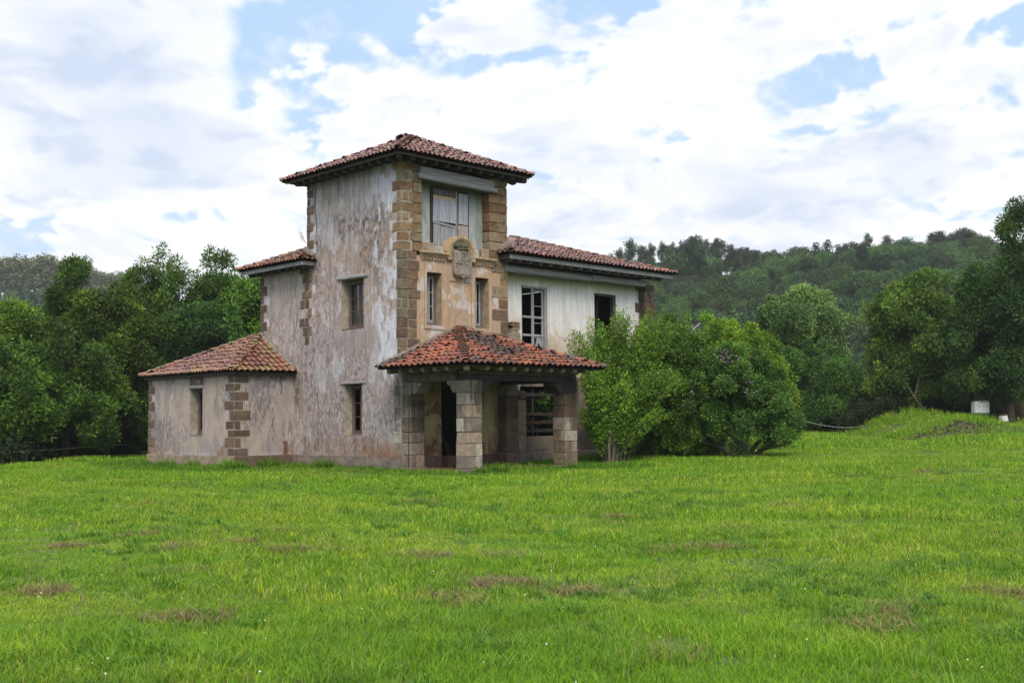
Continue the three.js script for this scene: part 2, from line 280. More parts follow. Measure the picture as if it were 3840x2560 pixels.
const leftPlaster = plaster(-0.5, 8.6, 0, 10.2, (s, y) => {
  const n1 = fbm(s * 0.7, y * 0.45, 4), n2 = fbm(s * 2.1 + 30, y * 1.3, 5, 0.6), n3 = fbm(s * 6 + 9, y * 3.2, 4, 0.6), st = streak(s, y);
  const [d1, d2, id] = spots(s, y, 0.115, 0.2), spot = sst(d2 - d1, 0.04, 0.3) * sst(id + n2 * 0.9, 0.62, 1.0);
  let c = mix3(BEIGE, LAV, sst(n2 + (st - 0.5) * 0.8, 0.38, 0.68));
  if (s < 5.5 + (n3 - 0.5) * 0.4) { // tower
    const up = sst(y, 8.1, 9.2 + (n1 - 0.5)), mid = sst(y, 5.6, 7.2) * (1 - sst(y, 8.3, 9.1)), low = 1 - sst(y, 3.6, 5.4);
    c = mix3(c, alb(176, 168, 158), up * 0.7);
    c = mix3(c, alb(206, 208, 216), up * sst(st, 0.54, 0.7) * 0.5);
    const darkBand = mid * sst(n2 + (n1 - 0.5) * 0.9, 0.30, 0.5) * sst(s, 0.4, 1.3);
    c = mix3(c, DARK, darkBand * (0.22 + 0.75 * sst(fbm(s * 13 + 3, y * 8, 4, 0.65), 0.44, 0.58)));
    c = mix3(c, TAN, spot * 0.95 * sst(y, 3.0, 4.4) * (1 - sst(y, 7.6, 8.9)));
    c = mix3(c, TAN, sst(n2, 0.52, 0.7) * 0.7 * sst(y, 5.4, 6.4) * (1 - sst(y, 7.2, 8)));
    c = mix3(c, PLUM, low * (0.3 * (1 - spot) + 0.7 * sst(n2 * 0.7 + n3 * 0.5 + (s - 3) * 0.02, 0.5, 0.66)) * 0.9);
    c = mix3(c, alb(184, 176, 174), low * spot * 0.8);
    const lime = sst(1.0 - Math.abs(s - 0.75 - (n1 - 0.5) * 1.2) / 1.0, 0.2, 0.75) * sst(n2 + (n3 - 0.5) * 0.9, 0.42, 0.62) * sst(y, 1.8, 3.2);
    c = mix3(c, alb(214, 216, 226), lime * 0.8);
    c = mix3(c, WHITE, sst(fbm(s * 1.3 + 70, y * 0.6, 4), 0.56, 0.68) * 0.5 * (1 - up));
    c = mix3(c, RUSTY, (1 - sst(y, 0.3, 1.15 + (n2 - 0.5) * 1.2)) * sst(3.0 - s, 0.2, 1.5) * 0.95);
    c = mix3(c, alb(150, 120, 92), (1 - sst(y, 0.6, 1.5 + (n2 - 0.5) * 1.2)) * 0.5);
  } else { // wing
    c = mix3(c, alb(186, 176, 164), 0.55);
    c = mix3(c, alb(172, 146, 126), sst(n2, 0.5, 0.68) * 0.5);
    const lw = 1 - sst(y, 5.1, 6.0 + (n1 - 0.5));
    c = mix3(c, alb(138, 122, 114), lw * sst(d2 - d1, 0.05, 0.25) * sst(1 - id + n2 * 0.6, 0.6, 0.9) * 0.7);
  }
  c = mix3(c, alb(212, 212, 220), limeAt(s, y, n3) * 0.9);
  const sp = fbm(s * 17 + 5, y * 8.5, 4, 0.65), run = fbm(s * 20 + 60, y * 0.9, 3, 0.6);
  const spm = sst(fbm(s * 0.9 + 17, y * 0.7, 3), 0.40, 0.64) * (s < 5.5 ? 1 : 0.4) * (1 - 0.5 * sst(y, 8.6, 9.4));
  c = mix3(c, alb(88, 80, 82), sst(sp, 0.54, 0.68) * 0.42 * spm); c = mix3(c, alb(214, 210, 212), sst(1 - sp, 0.56, 0.68) * 0.22 * spm);
  c = mix3(c, alb(84, 80, 80), sst(run, 0.6, 0.74) * 0.45 * Math.max(sst(y, 7.6, 9.9), sst(y, 5.6, 7.1) * (s > 5.4 ? 0.7 : 0), s > 1.9 && s < 3.4 ? Math.max(sst(y, 3.2, 4.7) * (1 - sst(y, 4.68, 4.72)), (1 - sst(y, 1.05, 1.1)) * 0.8) : 0));
  const soot = Math.exp(-(((s - 6.0) / 0.22) ** 2)) * sst(y, 1.7, 2.7) * (1 - sst(y, 3.1, 3.5)) * sst(n3, 0.3, 0.5);
  c = mix3(c, SOOT, soot * 0.8);
  c = mix3(c, alb(110, 104, 84), sst(y, 9.5, 9.95) * 0.4);
  c = mix3(c, alb(80, 78, 66), (1 - sst(y, 0.05, 0.35)) * sst(n3, 0.35, 0.6) * 0.7);
  const g = 0.86 + (n3 - 0.5) * 0.55 + (vn(s * 60, y * 40) - 0.5) * 0.2 + (st - 0.5) * 0.18; c = [c[0] * g * 0.95, c[1] * g * 0.965, c[2] * g * 1.03];
  const k = crackAt(crL, s, y); c = mix3(c, [0.015, 0.013, 0.012], k * 0.85);
  return [...c, clamp(0.5 + (n2 - 0.5) * 0.8 - spot * 0.12 - k * 0.4, 0, 1)];
});
reseed(22);
const crF = [...cracksOf(4, 1, 4.2, 5, 6.9, 0.9)];
const frontTone = (bright) => (s, y) => {
  const n1 = fbm(s * 0.9 + 5, y * 0.7, 4), n2 = fbm(s * 2.6 + 31, y * 1.7, 5, 0.6), n3 = fbm(s * 7 + 3, y * 4, 4, 0.6), st = streak(s + 40, y, 8, 0.8);
  let c = mix3(alb(184, 158, 130), alb(176, 154, 136), sst(n2, 0.4, 0.62));
  c = mix3(c, alb(202, 180, 158), sst(n1 + (st - 0.5) * 0.7, 0.52, 0.7) * 0.6 * bright);
  c = mix3(c, alb(150, 120, 96), sst(n3 + (st - 0.5), 0.55, 0.75) * 0.45);
  c = mix3(c, WHITE, sst(fbm(s * 3 + 80, y * 2.2, 4), 0.64, 0.72) * 0.55);
  if (y < 3.3) { // under the porch: ochre limewash, algae, damp
    c = mix3(alb(176, 162, 126), alb(154, 132, 98), sst(n2, 0.42, 0.6));
    c = mix3(c, alb(128, 108, 62), sst(y, 1.9, 2.7) * sst(n1, 0.35, 0.6) * 0.5);
    c = mix3(c, alb(110, 84, 66), (1 - sst(y, 0.6, 1.6 + (n2 - 0.5) * 1.4)) * sst(n3 + n1 * 0.5, 0.55, 0.75) * 0.85);
    c = mix3(c, alb(104, 70, 50), sst(fbm(s * 2.2 + 7, y * 1.6 + 3, 3), 0.66, 0.7) * 0.7);
  }
  const g = 0.9 + (n3 - 0.5) * 0.5 + (vn(s * 60 + 9, y * 40) - 0.5) * 0.18; c = c.map((q) => q * g);
  const k = crackAt(crF, s, y); c = mix3(c, [0.03, 0.025, 0.02], k * 0.7);
  return [...c, clamp(0.5 + (n2 - 0.5) * 0.7 - k * 0.3, 0, 1)];
};
const frontPlaster = plaster(0, 4.8, 0, 7.2, frontTone(1));
const recessPlaster = plaster(0.8, 4.1, 7.0, 9.8, (s, y) => {
  const n = fbm(s * 2.4, y * 2, 5, 0.6), st = streak(s, y, 7, 0.5);
  let c = mix3(alb(176, 184, 184), alb(150, 160, 160), sst(n + (st - 0.5) * 0.6, 0.4, 0.65));
  c = mix3(c, alb(96, 100, 66), sst(y, 9.0, 9.55 + (n - 0.5) * 0.4) * 0.9);
  const g = 0.93 + (vn(s * 50, y * 40) - 0.5) * 0.2; return [...c.map((q) => q * g), n];
}, 0.01);
reseed(23);
const wingPlaster = plaster(4.7, 13, 0, 7.2, (s, y) => {
  const n = fbm(s * 1.7 + 3, y * 1.2, 5, 0.6), n3 = fbm(s * 7, y * 5, 4, 0.6), st = streak(s + 9, y, 10, 0.4);
  let c = mix3(alb(238, 240, 240), alb(224, 224, 222), sst(st, 0.4, 0.65));
  c = mix3(c, alb(196, 178, 156), (1 - sst(y, 4.1, 5.5 + (n - 0.5) * 2.2)) * 0.8);
  c = mix3(c, alb(166, 150, 136), (1 - sst(y, 4.6, 6.0)) * sst(n3 * 0.6 + n * 0.5, 0.5, 0.64) * 0.55);
  c = mix3(c, alb(132, 134, 76), sst(y, 6.3 + (n - 0.5) * 0.5 - (12 - s) * 0.01, 6.78) * 0.85);
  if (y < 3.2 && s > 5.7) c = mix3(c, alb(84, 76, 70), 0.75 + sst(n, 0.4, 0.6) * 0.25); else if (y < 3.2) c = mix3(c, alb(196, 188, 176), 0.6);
  const g = 0.95 + (n3 - 0.5) * 0.22 + (vn(s * 60, y * 30) - 0.5) * 0.08; return [...c.map((q) => q * g), n3];
}, 0.008);
reseed(24);
const crA = [...cracksOf(3, 6.6, 8.2, 2.9, 3.2, 0.8), ...cracksOf(2, 10.4, 11.6, 1.9, 2.2, 0.7)], crB = [[-0.5, 3.2, -0.53, 3.0, 0.02], [-0.53, 3, -0.47, 2.85, 0.022], [-0.47, 2.85, -0.52, 2.6, 0.018], ...cracksOf(1, -0.7, -0.65, 2.4, 2.45, 1.5), ...cracksOf(1, -1.2, -1.0, 3, 3.1, 1.2)];
const annexTone = (cr, pal) => (s, y) => {
  const n1 = fbm(s * 0.8 + 9, y * 0.8, 4), n2 = fbm(s * 2 + 13, y * 1.4, 5, 0.6), n3 = fbm(s * 7, y * 3, 4, 0.6), st = streak(s + 3, y, 12, 0.5);
  let c = mix3(alb(178, 164, 152), alb(164, 152, 148), sst(n2, 0.4, 0.62));
  c = mix3(c, alb(214, 212, 216), sst(st + (n1 - 0.5), 0.48, 0.68) * 0.75 * (0.4 + 0.6 * sst(y, 1.6, 2.9)) * pal);
  c = mix3(c, alb(84, 78, 78), sst(st * 0.55 + fbm(s * 22, y * 7, 3, 0.6) * 0.5 + (n1 - 0.5) * 0.9, 0.52, 0.66) * 0.6);
  c = mix3(c, alb(186, 188, 196), (1 - sst(y, 0.4, 0.62)) * sst(n2 + n3 * 0.4, 0.56, 0.76) * 0.8);
  c = mix3(c, alb(150, 112, 90), (1 - sst(y, 0.5, 1.1)) * sst(n1, 0.45, 0.6) * 0.6);
  c = mix3(c, alb(70, 68, 60), (1 - sst(y, 0.1, 0.45)) * sst(n3, 0.36, 0.58) * 0.7);
  c = mix3(c, alb(104, 82, 66), sst(y, 3.0, 3.2) * sst(n2, 0.5, 0.6) * 0.7);
  const g = 0.9 + (n3 - 0.5) * 0.45 + (vn(s * 60, y * 40) - 0.5) * 0.2; c = [c[0] * g * 0.95, c[1] * g * 0.96, c[2] * g * 1.02];
  { const sp = fbm(s * 18 + 25, y * 8, 4, 0.65); const m = sst(n1, 0.42, 0.62); c = mix3(c, alb(86, 78, 76), sst(sp, 0.55, 0.68) * 0.4 * m); c = mix3(c, alb(206, 202, 200), sst(1 - sp, 0.56, 0.68) * 0.22 * m); }
  if (s < 0) c = mix3(c, alb(96, 66, 44), sst(1 - Math.max(Math.abs(s + 0.3 + (n3 - 0.5) * 0.25) / 0.13, Math.abs(y - 0.68) / 0.3), 0, 0.3) * 0.9);
  const k = crackAt(cr, s, y); return [...mix3(c, [0.02, 0.018, 0.016], k * 0.85), clamp(0.5 + (n2 - 0.5) * 0.7 - k * 0.3, 0, 1)];
};
const annexPlaster = plaster(6.2, 12.6, 0, 3.5, annexTone(crA, 1)), annexSidePlaster = plaster(-2.5, 0, 0, 3.5, annexTone(crB, 0.7));

// ---------------------------------------------------------------- the house
const house = thing('abandoned_villa', 'abandoned stone villa with square tower, red tiled roofs and pillared porch', 'house');
const polygon = (pts) => { const s = new THREE.Shape(); pts.forEach(([x, y], i) => (i ? s.lineTo(x, y) : s.moveTo(x, y))); s.closePath(); return s; };
const hole = (x0, x1, y0, y1) => new THREE.Path().setFromPoints([[x0, y0], [x0, y1], [x1, y1], [x1, y0]].map(([x, y]) => new THREE.Vector2(x, y)));
const LEFT = new THREE.Matrix4().makeBasis(new THREE.Vector3(0, 0, -1), new THREE.Vector3(0, 1, 0), new THREE.Vector3(1, 0, 0));
function slab(name, shape, t, m, left, at, label) { // a wall: its shape lies in (v, y) for the left side or (u, y) for the front; outer face at `at`
  const g = new THREE.ExtrudeGeometry(shape, { depth: t, bevelEnabled: false });
  if (left) g.applyMatrix4(LEFT).translate(at, 0, 0); else g.translate(0, 0, -at - t);
  return part(house, name, g, [m, left ? REVEAL : REVEAL2], label);
}
const REVEAL = std({ color: col(196, 188, 178), map: stoneMap, bumpMap: grit, bumpScale: 0.012, roughness: 0.95 }), REVEAL2 = std({ color: col(188, 168, 146), map: stoneMap, bumpMap: grit, bumpScale: 0.012, roughness: 0.95 });
reseed(31);
// left side of tower and wing
const ls = polygon([[0, 0], [8.46, 0], [8.46, 7.16], [5.38, 7.16], [5.38, 10.08], [0, 10.08]]);
ls.holes.push(hole(2.02, 3.31, 4.71, 6.44), hole(2.13, 3.13, 1.1, 2.86));
const leftWall = slab('wall', ls, 0.45, leftPlaster, true, 0, 'stained grey and pink plaster wall of the tower');
// entrance front of the tower, up to the loft opening
const fs = polygon([[0.45, 0], [4.77, 0], [4.77, 7.02], [0.45, 7.02]]);
fs.holes.push(hole(1.04, 1.69, 4.74, 6.5), hole(3.2, 3.83, 4.74, 6.49), hole(1.67, 2.95, 0.42, 2.9));
const frontWall = slab('wall', fs, 0.45, frontPlaster, false, 0, 'ochre plaster wall above the porch');
const recessWall = slab('wall', polygon([[0.45, 7.02], [4.77, 7.02], [4.77, 10.08], [0.45, 10.08]]), 0.2, recessPlaster, false, 0.41, 'pale plaster wall of the loft recess');
const band = polygon([[0.95, 4.62], [1.96, 4.62], [1.96, 5.95], [2.02, 6.28], [2.34, 6.28], [2.34, 6.36], [2.72, 6.36], [2.72, 6.28], [3.02, 6.28], [3.04, 4.62], [3.98, 4.62], [3.98, 6.78], [3.05, 6.78], [3.05, 6.90], [1.98, 6.90], [1.98, 6.78], [0.95, 6.78]]);
band.holes.push(hole(1.04, 1.69, 4.74, 6.5), hole(3.2, 3.83, 4.74, 6.49));
slab('window_surround', band, 0.03, frontPlaster, false, -0.03);
// annex
const an = polygon([[6.24, 0], [12.56, 0], [12.56, 3.28], [6.24, 3.28]]); an.holes.push(hole(8.42, 9.32, 1.15, 2.84));
const annexWall = slab('wall', an, 0.4, annexPlaster, true, -2.4, 'streaked plaster wall of the low annex');
const annexSide = slab('wall', polygon([[-2.0, 0], [0.0, 0], [0.0, 3.28], [-2.0, 3.28]]), 0.4, annexSidePlaster, false, 6.24);
slab('wall', polygon([[-2.0, 0], [3, 0], [3, 3.28], [-2.0, 3.28]]), 0.3, annexSidePlaster, false, 12.26);
// right wing, set back behind its lintel beam
const ws = polygon([[4.77, 0], [12.45, 0], [12.45, 7.16], [4.77, 7.16]]);
ws.holes.push(hole(5.78, 7.1, 4.08, 6.45), hole(9.71, 10.98, 4.08, 6.45), hole(5.66, 8.3, 1.0, 2.8), hole(9.9, 11.0, 0.9, 2.7));
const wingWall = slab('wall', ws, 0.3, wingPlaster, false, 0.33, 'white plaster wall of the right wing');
// hidden sides, floors and ceilings keep the rooms dark
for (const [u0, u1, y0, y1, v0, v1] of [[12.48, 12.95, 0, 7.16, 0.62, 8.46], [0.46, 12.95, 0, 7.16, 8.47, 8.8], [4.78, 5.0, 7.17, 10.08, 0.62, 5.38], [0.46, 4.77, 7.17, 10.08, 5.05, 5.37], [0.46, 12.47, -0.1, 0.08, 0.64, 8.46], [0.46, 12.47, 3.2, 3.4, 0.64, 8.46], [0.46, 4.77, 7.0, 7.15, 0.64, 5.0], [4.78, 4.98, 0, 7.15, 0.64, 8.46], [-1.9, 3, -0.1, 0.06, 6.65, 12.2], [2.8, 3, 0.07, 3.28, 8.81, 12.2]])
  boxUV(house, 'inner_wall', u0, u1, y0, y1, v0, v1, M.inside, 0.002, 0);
// plinths
function plinth(u0, u1, v0, v1, m) { boxUV(house, 'plinth', u0, u1, -0.3, 0.44, v0, v1, m, 0.015, 0.006); }
plinth(-0.03, -0.002, 0.05, 6.2, M.grey[3]); plinth(-2.43, -2.402, 6.2, 12.6, M.grey[4]); plinth(-2.4, -0.04, 6.20, 6.238, M.brown[2]); plinth(0.6, 1.66, -0.05, -0.002, M.rust[0]); plinth(2.96, 4.2, -0.05, -0.002, M.rust[2]); plinth(5.3, 12.4, 0.24, 0.328, M.grey[3]);

// quoins and pillars, stone by stone
const tone = (a) => pick(a);
function stone(parent, u0, u1, y0, y1, v0, v1, m) { const j = 0.007; return boxUV(parent, 'stone', u0, u1, y0 + j, y1 - j, v0, v1, m, rr(0.012, 0.024), 0.007); }
{ // front corner of the tower
  let y = 3.62, k = 0;
  for (const h of [0.34, 0.31, 0.33, 0.3, 0.34, 0.32, 0.3, 0.33, 0.31, 0.34, 0.3]) { // rough courses up to the cornice: each a corner block, every other one with a mate
    const long = k % 2, m = pick(M.brown), p = rr(0.012, 0.03);
    stone(leftWall, -p, long ? 0.30 : 0.26, y, y + h, -p, long ? 0.5 + rr(-0.05, 0.06) : 0.22 + rr(0, 0.05), m);
    if (long) { if (rnd() < 0.35) stone(frontWall, 0.31, rr(0.5, 0.58), y, y + h, -rr(0.012, 0.02), 0.2, pick(M.brown)); }
    else stone(frontWall, 0.27, 0.62 + rr(0, 0.22), y, y + h, -rr(0.015, 0.03), 0.2, pick(k > 6 ? M.ochre : M.brown));
    y += h;
  }
  const yTop = y; let i = 0; // dressed pillars of the loft, two stones to a course
  for (const right of [0, 1]) {
    y = yTop; i = right;
    while (y < 9.95) {
      const h = Math.min(rr(0.3, 0.36), 10.07 - y), s = i % 2 ? 0.32 : 0.52, p = rr(0.002, 0.008);
      if (!right) { stone(leftWall, -0.012, s, y, y + h, -p, i % 2 ? 0.24 : 0.47, pick(M.ochre)); stone(recessWall, s + 0.008, 0.87, y, y + h, -p, 0.40, pick(M.ochre)); }
      else { stone(recessWall, 3.93, 4.77 - s, y, y + h, -p, 0.40, pick(M.ochre)); stone(recessWall, 4.778 - s, 4.775, y, y + h, -p, 0.45, pick(M.ochre)); }
      y += h; i++;
    }
  }
  y = 3.0; i = 0; // right edge of the tower below the cornice
  while (y < yTop - 0.05) { const h = Math.min(rr(0.36, 0.46), yTop - y), w = i % 2 ? 0.8 : 0.42; if (yTop - y - h < 0.12) { stone(frontWall, 4.775 - w, 4.778, y, yTop, -0.02, 0.33, pick(M.ochre)); break; }
    stone(frontWall, 4.775 - w + rr(-0.06, 0.06), 4.778, y, y + h, -rr(0.01, 0.025), 0.33, pick(y > 5.4 ? M.ochre : M.brown)); y += h; i++; }
  y = 4.32; i = 0; // back corner of the tower: toothed into the wing below, free above
  while (y < 9.9) {
    const h = rr(0.27, 0.35), free = y > 7.3, a = i % 2 ? 0.42 : 0.2;
    if (free) stone(leftWall, -rr(0.012, 0.03), 0.4, y, y + h, 5.4 - a + rr(-0.03, 0.03), 5.395, pick(M.brown));
    else { const cut = i % 2 ? 5.3 : 5.5; stone(leftWall, -rr(0.012, 0.028), 0.2, y, y + h, 5.08 + (i % 2 ? 0 : 0.16), cut, pick(M.brown)); if (i % 3 || y > 6.6) stone(leftWall, -rr(0.012, 0.028), 0.2, y, y + h, cut + 0.012, (i % 2 ? 5.66 : 5.82) + rr(-0.04, 0.05), pick(M.brown)); }
    y += h; i++;
  }
  y = 4.7; i = 0; // far corner of the wing
  while (y < 7.0) { const h = rr(0.3, 0.36); stone(leftWall, -rr(0.012, 0.028), 0.4, y, y + h, i % 2 ? 8.02 : 8.24, 8.475, pick(M.rust)); y += h; i++; }
  y = 0.44; i = 0; // near corner of the annex
  while (y < 3.05) { const h = Math.min(rr(0.24, 0.42), 3.27 - y), a = i % 2 ? 0.62 : 0.34; stone(annexWall, -2.4 - rr(0.004, 0.012), -2.4 + (i % 2 ? 0.30 + rr(-0.04, 0.06) : 0.62 + rr(-0.08, 0.06)), y, y + h, 6.24 - rr(0.004, 0.012), 6.24 + a + rr(-0.09, 0.07), pick(rnd() < 0.7 ? M.rust : M.brown)); y += h; i++; }
  y = 0.44; i = 0; // far corner of the annex
  while (y < 3.05) { const h = Math.min(rr(0.28, 0.38), 3.27 - y); stone(annexWall, -2.4 - rr(0.012, 0.022), -2.0, y, y + h, i % 2 ? 12.05 : 12.32, 12.575, pick(M.brown)); y += h; i++; }
  y = 0; i = 0; // pier at the end of the right wing
  while (y < 6.85) { const h = Math.min(rr(0.34, 0.5), 6.95 - y); stone(wingWall, 12.42, 12.98 + (y < 6 ? rr(0, 0.03) : 0), y, y + h, -0.01, 0.64, pick(M.brown)); if (i % 2 && y > 3) stone(wingWall, 12.16, 12.41, y, y + h, 0.31, 0.5, pick(M.brown)); y += h; i++; }
  // lower left corner beside the porch, half limed over
  y = 0.44; i = 0;
  while (y < 3.5) { const h = Math.min(rr(0.34, 0.42), 3.61 - y); stone(leftWall, -rr(0.008, 0.016), 0.3, y, y + h, 0.01, i % 2 ? 0.42 : 0.2, pick(M.grey)); y += h; i++; if (3.61 - y < 0.1) break; }
}
// recess floor, coat of arms, cornice
boxUV(frontWall, 'ledge', 0.87, 3.93, 7.021, 7.17, 0.001, 0.408, M.pale, 0.006, 0.002);
{
  const corn = thingPart('cornice');
  for (const [u0, u1] of [[0.8, 1.93], [3.12, 4.14]]) {
    for (const [y0, y1, p] of [[6.985, 7.045, 0.07], [7.047, 7.105, 0.11], [7.107, 7.18, 0.16]]) boxUV(corn, 'moulding', u0 - p * 0.4, u1, y0, y1, -p, -0.001, M.carved, 0.012, 0.002);
    for (let u = u0 + 0.02; u < u1 - 0.06; u += 0.118) boxUV(corn, 'dentil', u, u + 0.07, 6.9, 6.984, -0.062, -0.001, M.carved, 0.006, 0.002);
  }
  for (const [u0, u1, y1, v0, m] of [[0.9, 1.42, 7.5, 0.0, M.pale], [1.43, 1.86, 7.4, 0.02, M.grey[2]], [3.16, 3.5, 7.46, 0.03, M.grey[2]], [3.54, 3.9, 7.52, -0.02, M.pale]]) boxUV(corn, 'stone', u0, u1, 7.182, y1, v0, v0 + 0.26, m, 0.025, 0.012);
  const ring = (ri, ro, v0, v1, m) => { const s = new THREE.Shape(); s.moveTo(-ro, -0.25); s.lineTo(-ro, 0); s.absarc(0, 0, ro, Math.PI, 0, true); s.lineTo(ro, -0.25); s.lineTo(ri, -0.25); s.lineTo(ri, 0); s.absarc(0, 0, ri, 0, Math.PI, false); s.lineTo(-ri, -0.25); s.closePath(); const o = part(corn, 'arch', new THREE.ExtrudeGeometry(s, { depth: v1 - v0, bevelEnabled: true, bevelSize: 0.008, bevelThickness: 0.008, bevelSegments: 2, curveSegments: 24 }), m); o.position.set(2.525, 7.23, -v1); };
  ring(0.51, 0.6, -0.13, 0.38, M.carved); ring(0.46, 0.508, -0.1, 0.36, M.carved); ring(0.4, 0.458, -0.06, 0.36, M.carved);
  const ty = new THREE.Shape(); ty.moveTo(-0.4, -0.25); ty.lineTo(-0.4, 0); ty.absarc(0, 0, 0.398, Math.PI, 0, true); ty.lineTo(0.4, -0.25); ty.closePath();
  const o = part(corn, 'back_panel', new THREE.ExtrudeGeometry(ty, { depth: 0.1, bevelEnabled: false, curveSegments: 24 }), M.carved); o.position.set(2.525, 7.23, -0.1);
}
function thingPart(name) { const g = new THREE.Group(); g.name = name; house.add(g); return g; }
{ // carved shield and crown
  const arms = thingPart('coat_of_arms'), S = (pts) => { const s = new THREE.Shape(); pts.forEach((p, i) => (i ? s.lineTo(...p) : s.moveTo(...p))); s.closePath(); return s; };
  const out = new THREE.Shape(); out.moveTo(-0.37, 0.44); out.lineTo(0.37, 0.44); out.lineTo(0.37, -0.3); out.quadraticCurveTo(0.36, -0.4, 0.22, -0.41); out.quadraticCurveTo(0.06, -0.41, 0, -0.47); out.quadraticCurveTo(-0.06, -0.41, -0.22, -0.41); out.quadraticCurveTo(-0.36, -0.4, -0.37, -0.3); out.closePath();
  const put = (name, g, x, y, z, m = M.shield) => { const o = part(arms, name, g, m); o.position.set(2.535 + x, 6.86 + y, z); return o; };
  const ex = (s, d, b = 0.006) => new THREE.ExtrudeGeometry(s, { depth: d, bevelEnabled: true, bevelSize: b, bevelThickness: b, bevelSegments: 2, curveSegments: 10 });
  put('shield', ex(out, 0.16, 0.018), 0, 0, 0.0);
  const z = 0.176, relief = (s) => put('relief', ex(s, 0.018, 0.005), 0, 0, z);
  for (const r of [[-0.012, 0.012, -0.4, 0.41], [-0.34, 0.34, 0.005, 0.03]]) relief(S([[r[0], r[2]], [r[1], r[2]], [r[1], r[3]], [r[0], r[3]]]));
  for (let i = 0; i < 4; i++) for (let j = 0; j < 5; j++) if ((i + j) % 2 === 0) { const x = -0.335 + i * 0.079, y = 0.05 + j * 0.072; relief(S([[x, y], [x + 0.075, y], [x + 0.075, y + 0.066], [x, y + 0.066]])); }
  for (let i = 0; i < 4; i++) { const x = 0.04 + i * 0.08; relief(S([[x, -0.36 + (i === 3 ? 0.03 : 0)], [x + 0.042, -0.36 + (i === 3 ? 0.03 : 0)], [x + 0.042, -0.01], [x, -0.01]])); }
  const beast = (cx, cy, q) => [[-0.1, -0.13], [-0.05, -0.13], [-0.03, -0.05], [0.05, -0.04], [0.08, -0.13], [0.12, -0.13], [0.11, 0.0], [0.06, 0.05], [0.09, 0.12], [0.04, 0.14], [0.0, 0.09], [-0.05, 0.1], [-0.09, 0.14], [-0.11, 0.08], [-0.06, 0.03], [-0.09, -0.03]].map(([a, b]) => [cx + a * q, cy + b]);
  relief(S(beast(0.17, 0.22, 1)));
  relief(S(beast(-0.26, -0.2, -0.6)));
  for (const [x, h] of [[-0.17, 0.14], [-0.12, 0.2], [-0.07, 0.14]]) relief(S([[x, -0.33], [x + 0.045, -0.33], [x + 0.045, -0.33 + h], [x + 0.03, -0.33 + h], [x + 0.03, -0.345 + h], [x + 0.015, -0.345 + h], [x + 0.015, -0.33 + h], [x, -0.33 + h]]));
  relief(S([[-0.3, -0.37], [-0.04, -0.37], [-0.04, -0.345], [-0.3, -0.345]]));
  const cr = (g, x, y, zz) => put('crown', g, x, y, zz, M.crownStone);
  const tor = new THREE.TorusGeometry(0.2, 0.032, 8, 24); tor.rotateX(Math.PI / 2); cr(tor, 0, 0.5, 0.1);
  for (let i = 0; i < 9; i++) { const a = (i / 8 - 0.5) * Math.PI * 1.1, x = Math.sin(a) * 0.24, zz = Math.cos(a) * 0.16; const g = new THREE.SphereGeometry(0.062, 9, 7); g.scale(0.85, 1.5, 0.8); cr(g, x * 1.08, 0.62 + 0.03 * (i % 2) , 0.03 + zz); const k = new THREE.SphereGeometry(0.03, 7, 6); cr(k, x * 1.12, 0.71 + 0.03 * (i % 2), 0.03 + zz); }
  const cap = new THREE.SphereGeometry(0.19, 14, 10); cap.scale(1.1, 0.8, 0.7); cr(cap, 0, 0.56, 0.06);
}
// ---------------------------------------------------------------- windows and openings
reseed(41);
// a casement in the left side: fixed frame, sash with panes; v0..v1 across, set back from the face
function bars(parent, list, left, at, m, name = 'sash') { for (const [a0, a1, y0, y1, t0, t1, mm] of list) left ? boxUV(parent, name, at + t0, at + t1, y0, y1, a0, a1, mm ?? m, 0.006, 0.002) : boxUV(parent, name, a0, a1, y0, y1, at + t0, at + t1, mm ?? m, 0.006, 0.002); }
function windowPart(label) { const g = new THREE.Group(); g.name = 'window'; house.userData.windows = (house.userData.windows ?? 0) + 1; if (house.userData.windows > 1) g.name += '_' + String(house.userData.windows - 1).padStart(3, '0'); g.userData.label = label; house.add(g); return g; }
function casement(label, a0, a1, y0, y1, left, at, rows, m, glazed, lintel) {
  const w = windowPart(label), f = 0.075;
  bars(w, [[a0, a0 + f, y0, y1, 0, 0.09], [a1 - f, a1, y0, y1, 0, 0.09], [a0 + f, a1 - f, y1 - f, y1, 0, 0.09], [a0 + f, a1 - f, y0, y0 + f, 0, 0.09]], left, at, M.frameWood, 'frame');
  const c = (a0 + a1) / 2, st = 0.055;
  for (const [b0, b1] of [[a0 + f, c - 0.004], [c + 0.004, a1 - f]]) {
    const l = [[b0, b0 + st, y0 + f, y1 - f, 0.02, 0.07], [b1 - st, b1, y0 + f, y1 - f, 0.02, 0.07], [b0 + st, b1 - st, y1 - f - 0.06, y1 - f, 0.02, 0.07], [b0 + st, b1 - st, y0 + f, y0 + f + 0.09, 0.02, 0.07]];
    const lo = y0 + f + 0.09, hi = y1 - f - 0.06;
    for (let i = 1; i < rows; i++) { const y = lerp(lo, hi, i / rows); l.push([b0 + st, b1 - st, y - 0.018, y + 0.018, 0.025, 0.065]); }
    bars(w, l, left, at, m);
    for (let i = 0; i < rows; i++) {
      if (!glazed || rnd() < 0.12) continue;
      const ya = lerp(lo, hi, i / rows) + 0.018, yb = lerp(lo, hi, (i + 1) / rows) - 0.018;
      left ? boxUV(w, 'pane', at + 0.043, at + 0.046, ya, yb, b0 + st, b1 - st, M.glass, 0, 0) : boxUV(w, 'pane', b0 + st, b1 - st, ya, yb, at + 0.043, at + 0.046, M.glass, 0, 0);
    }
  }
  return w;
}
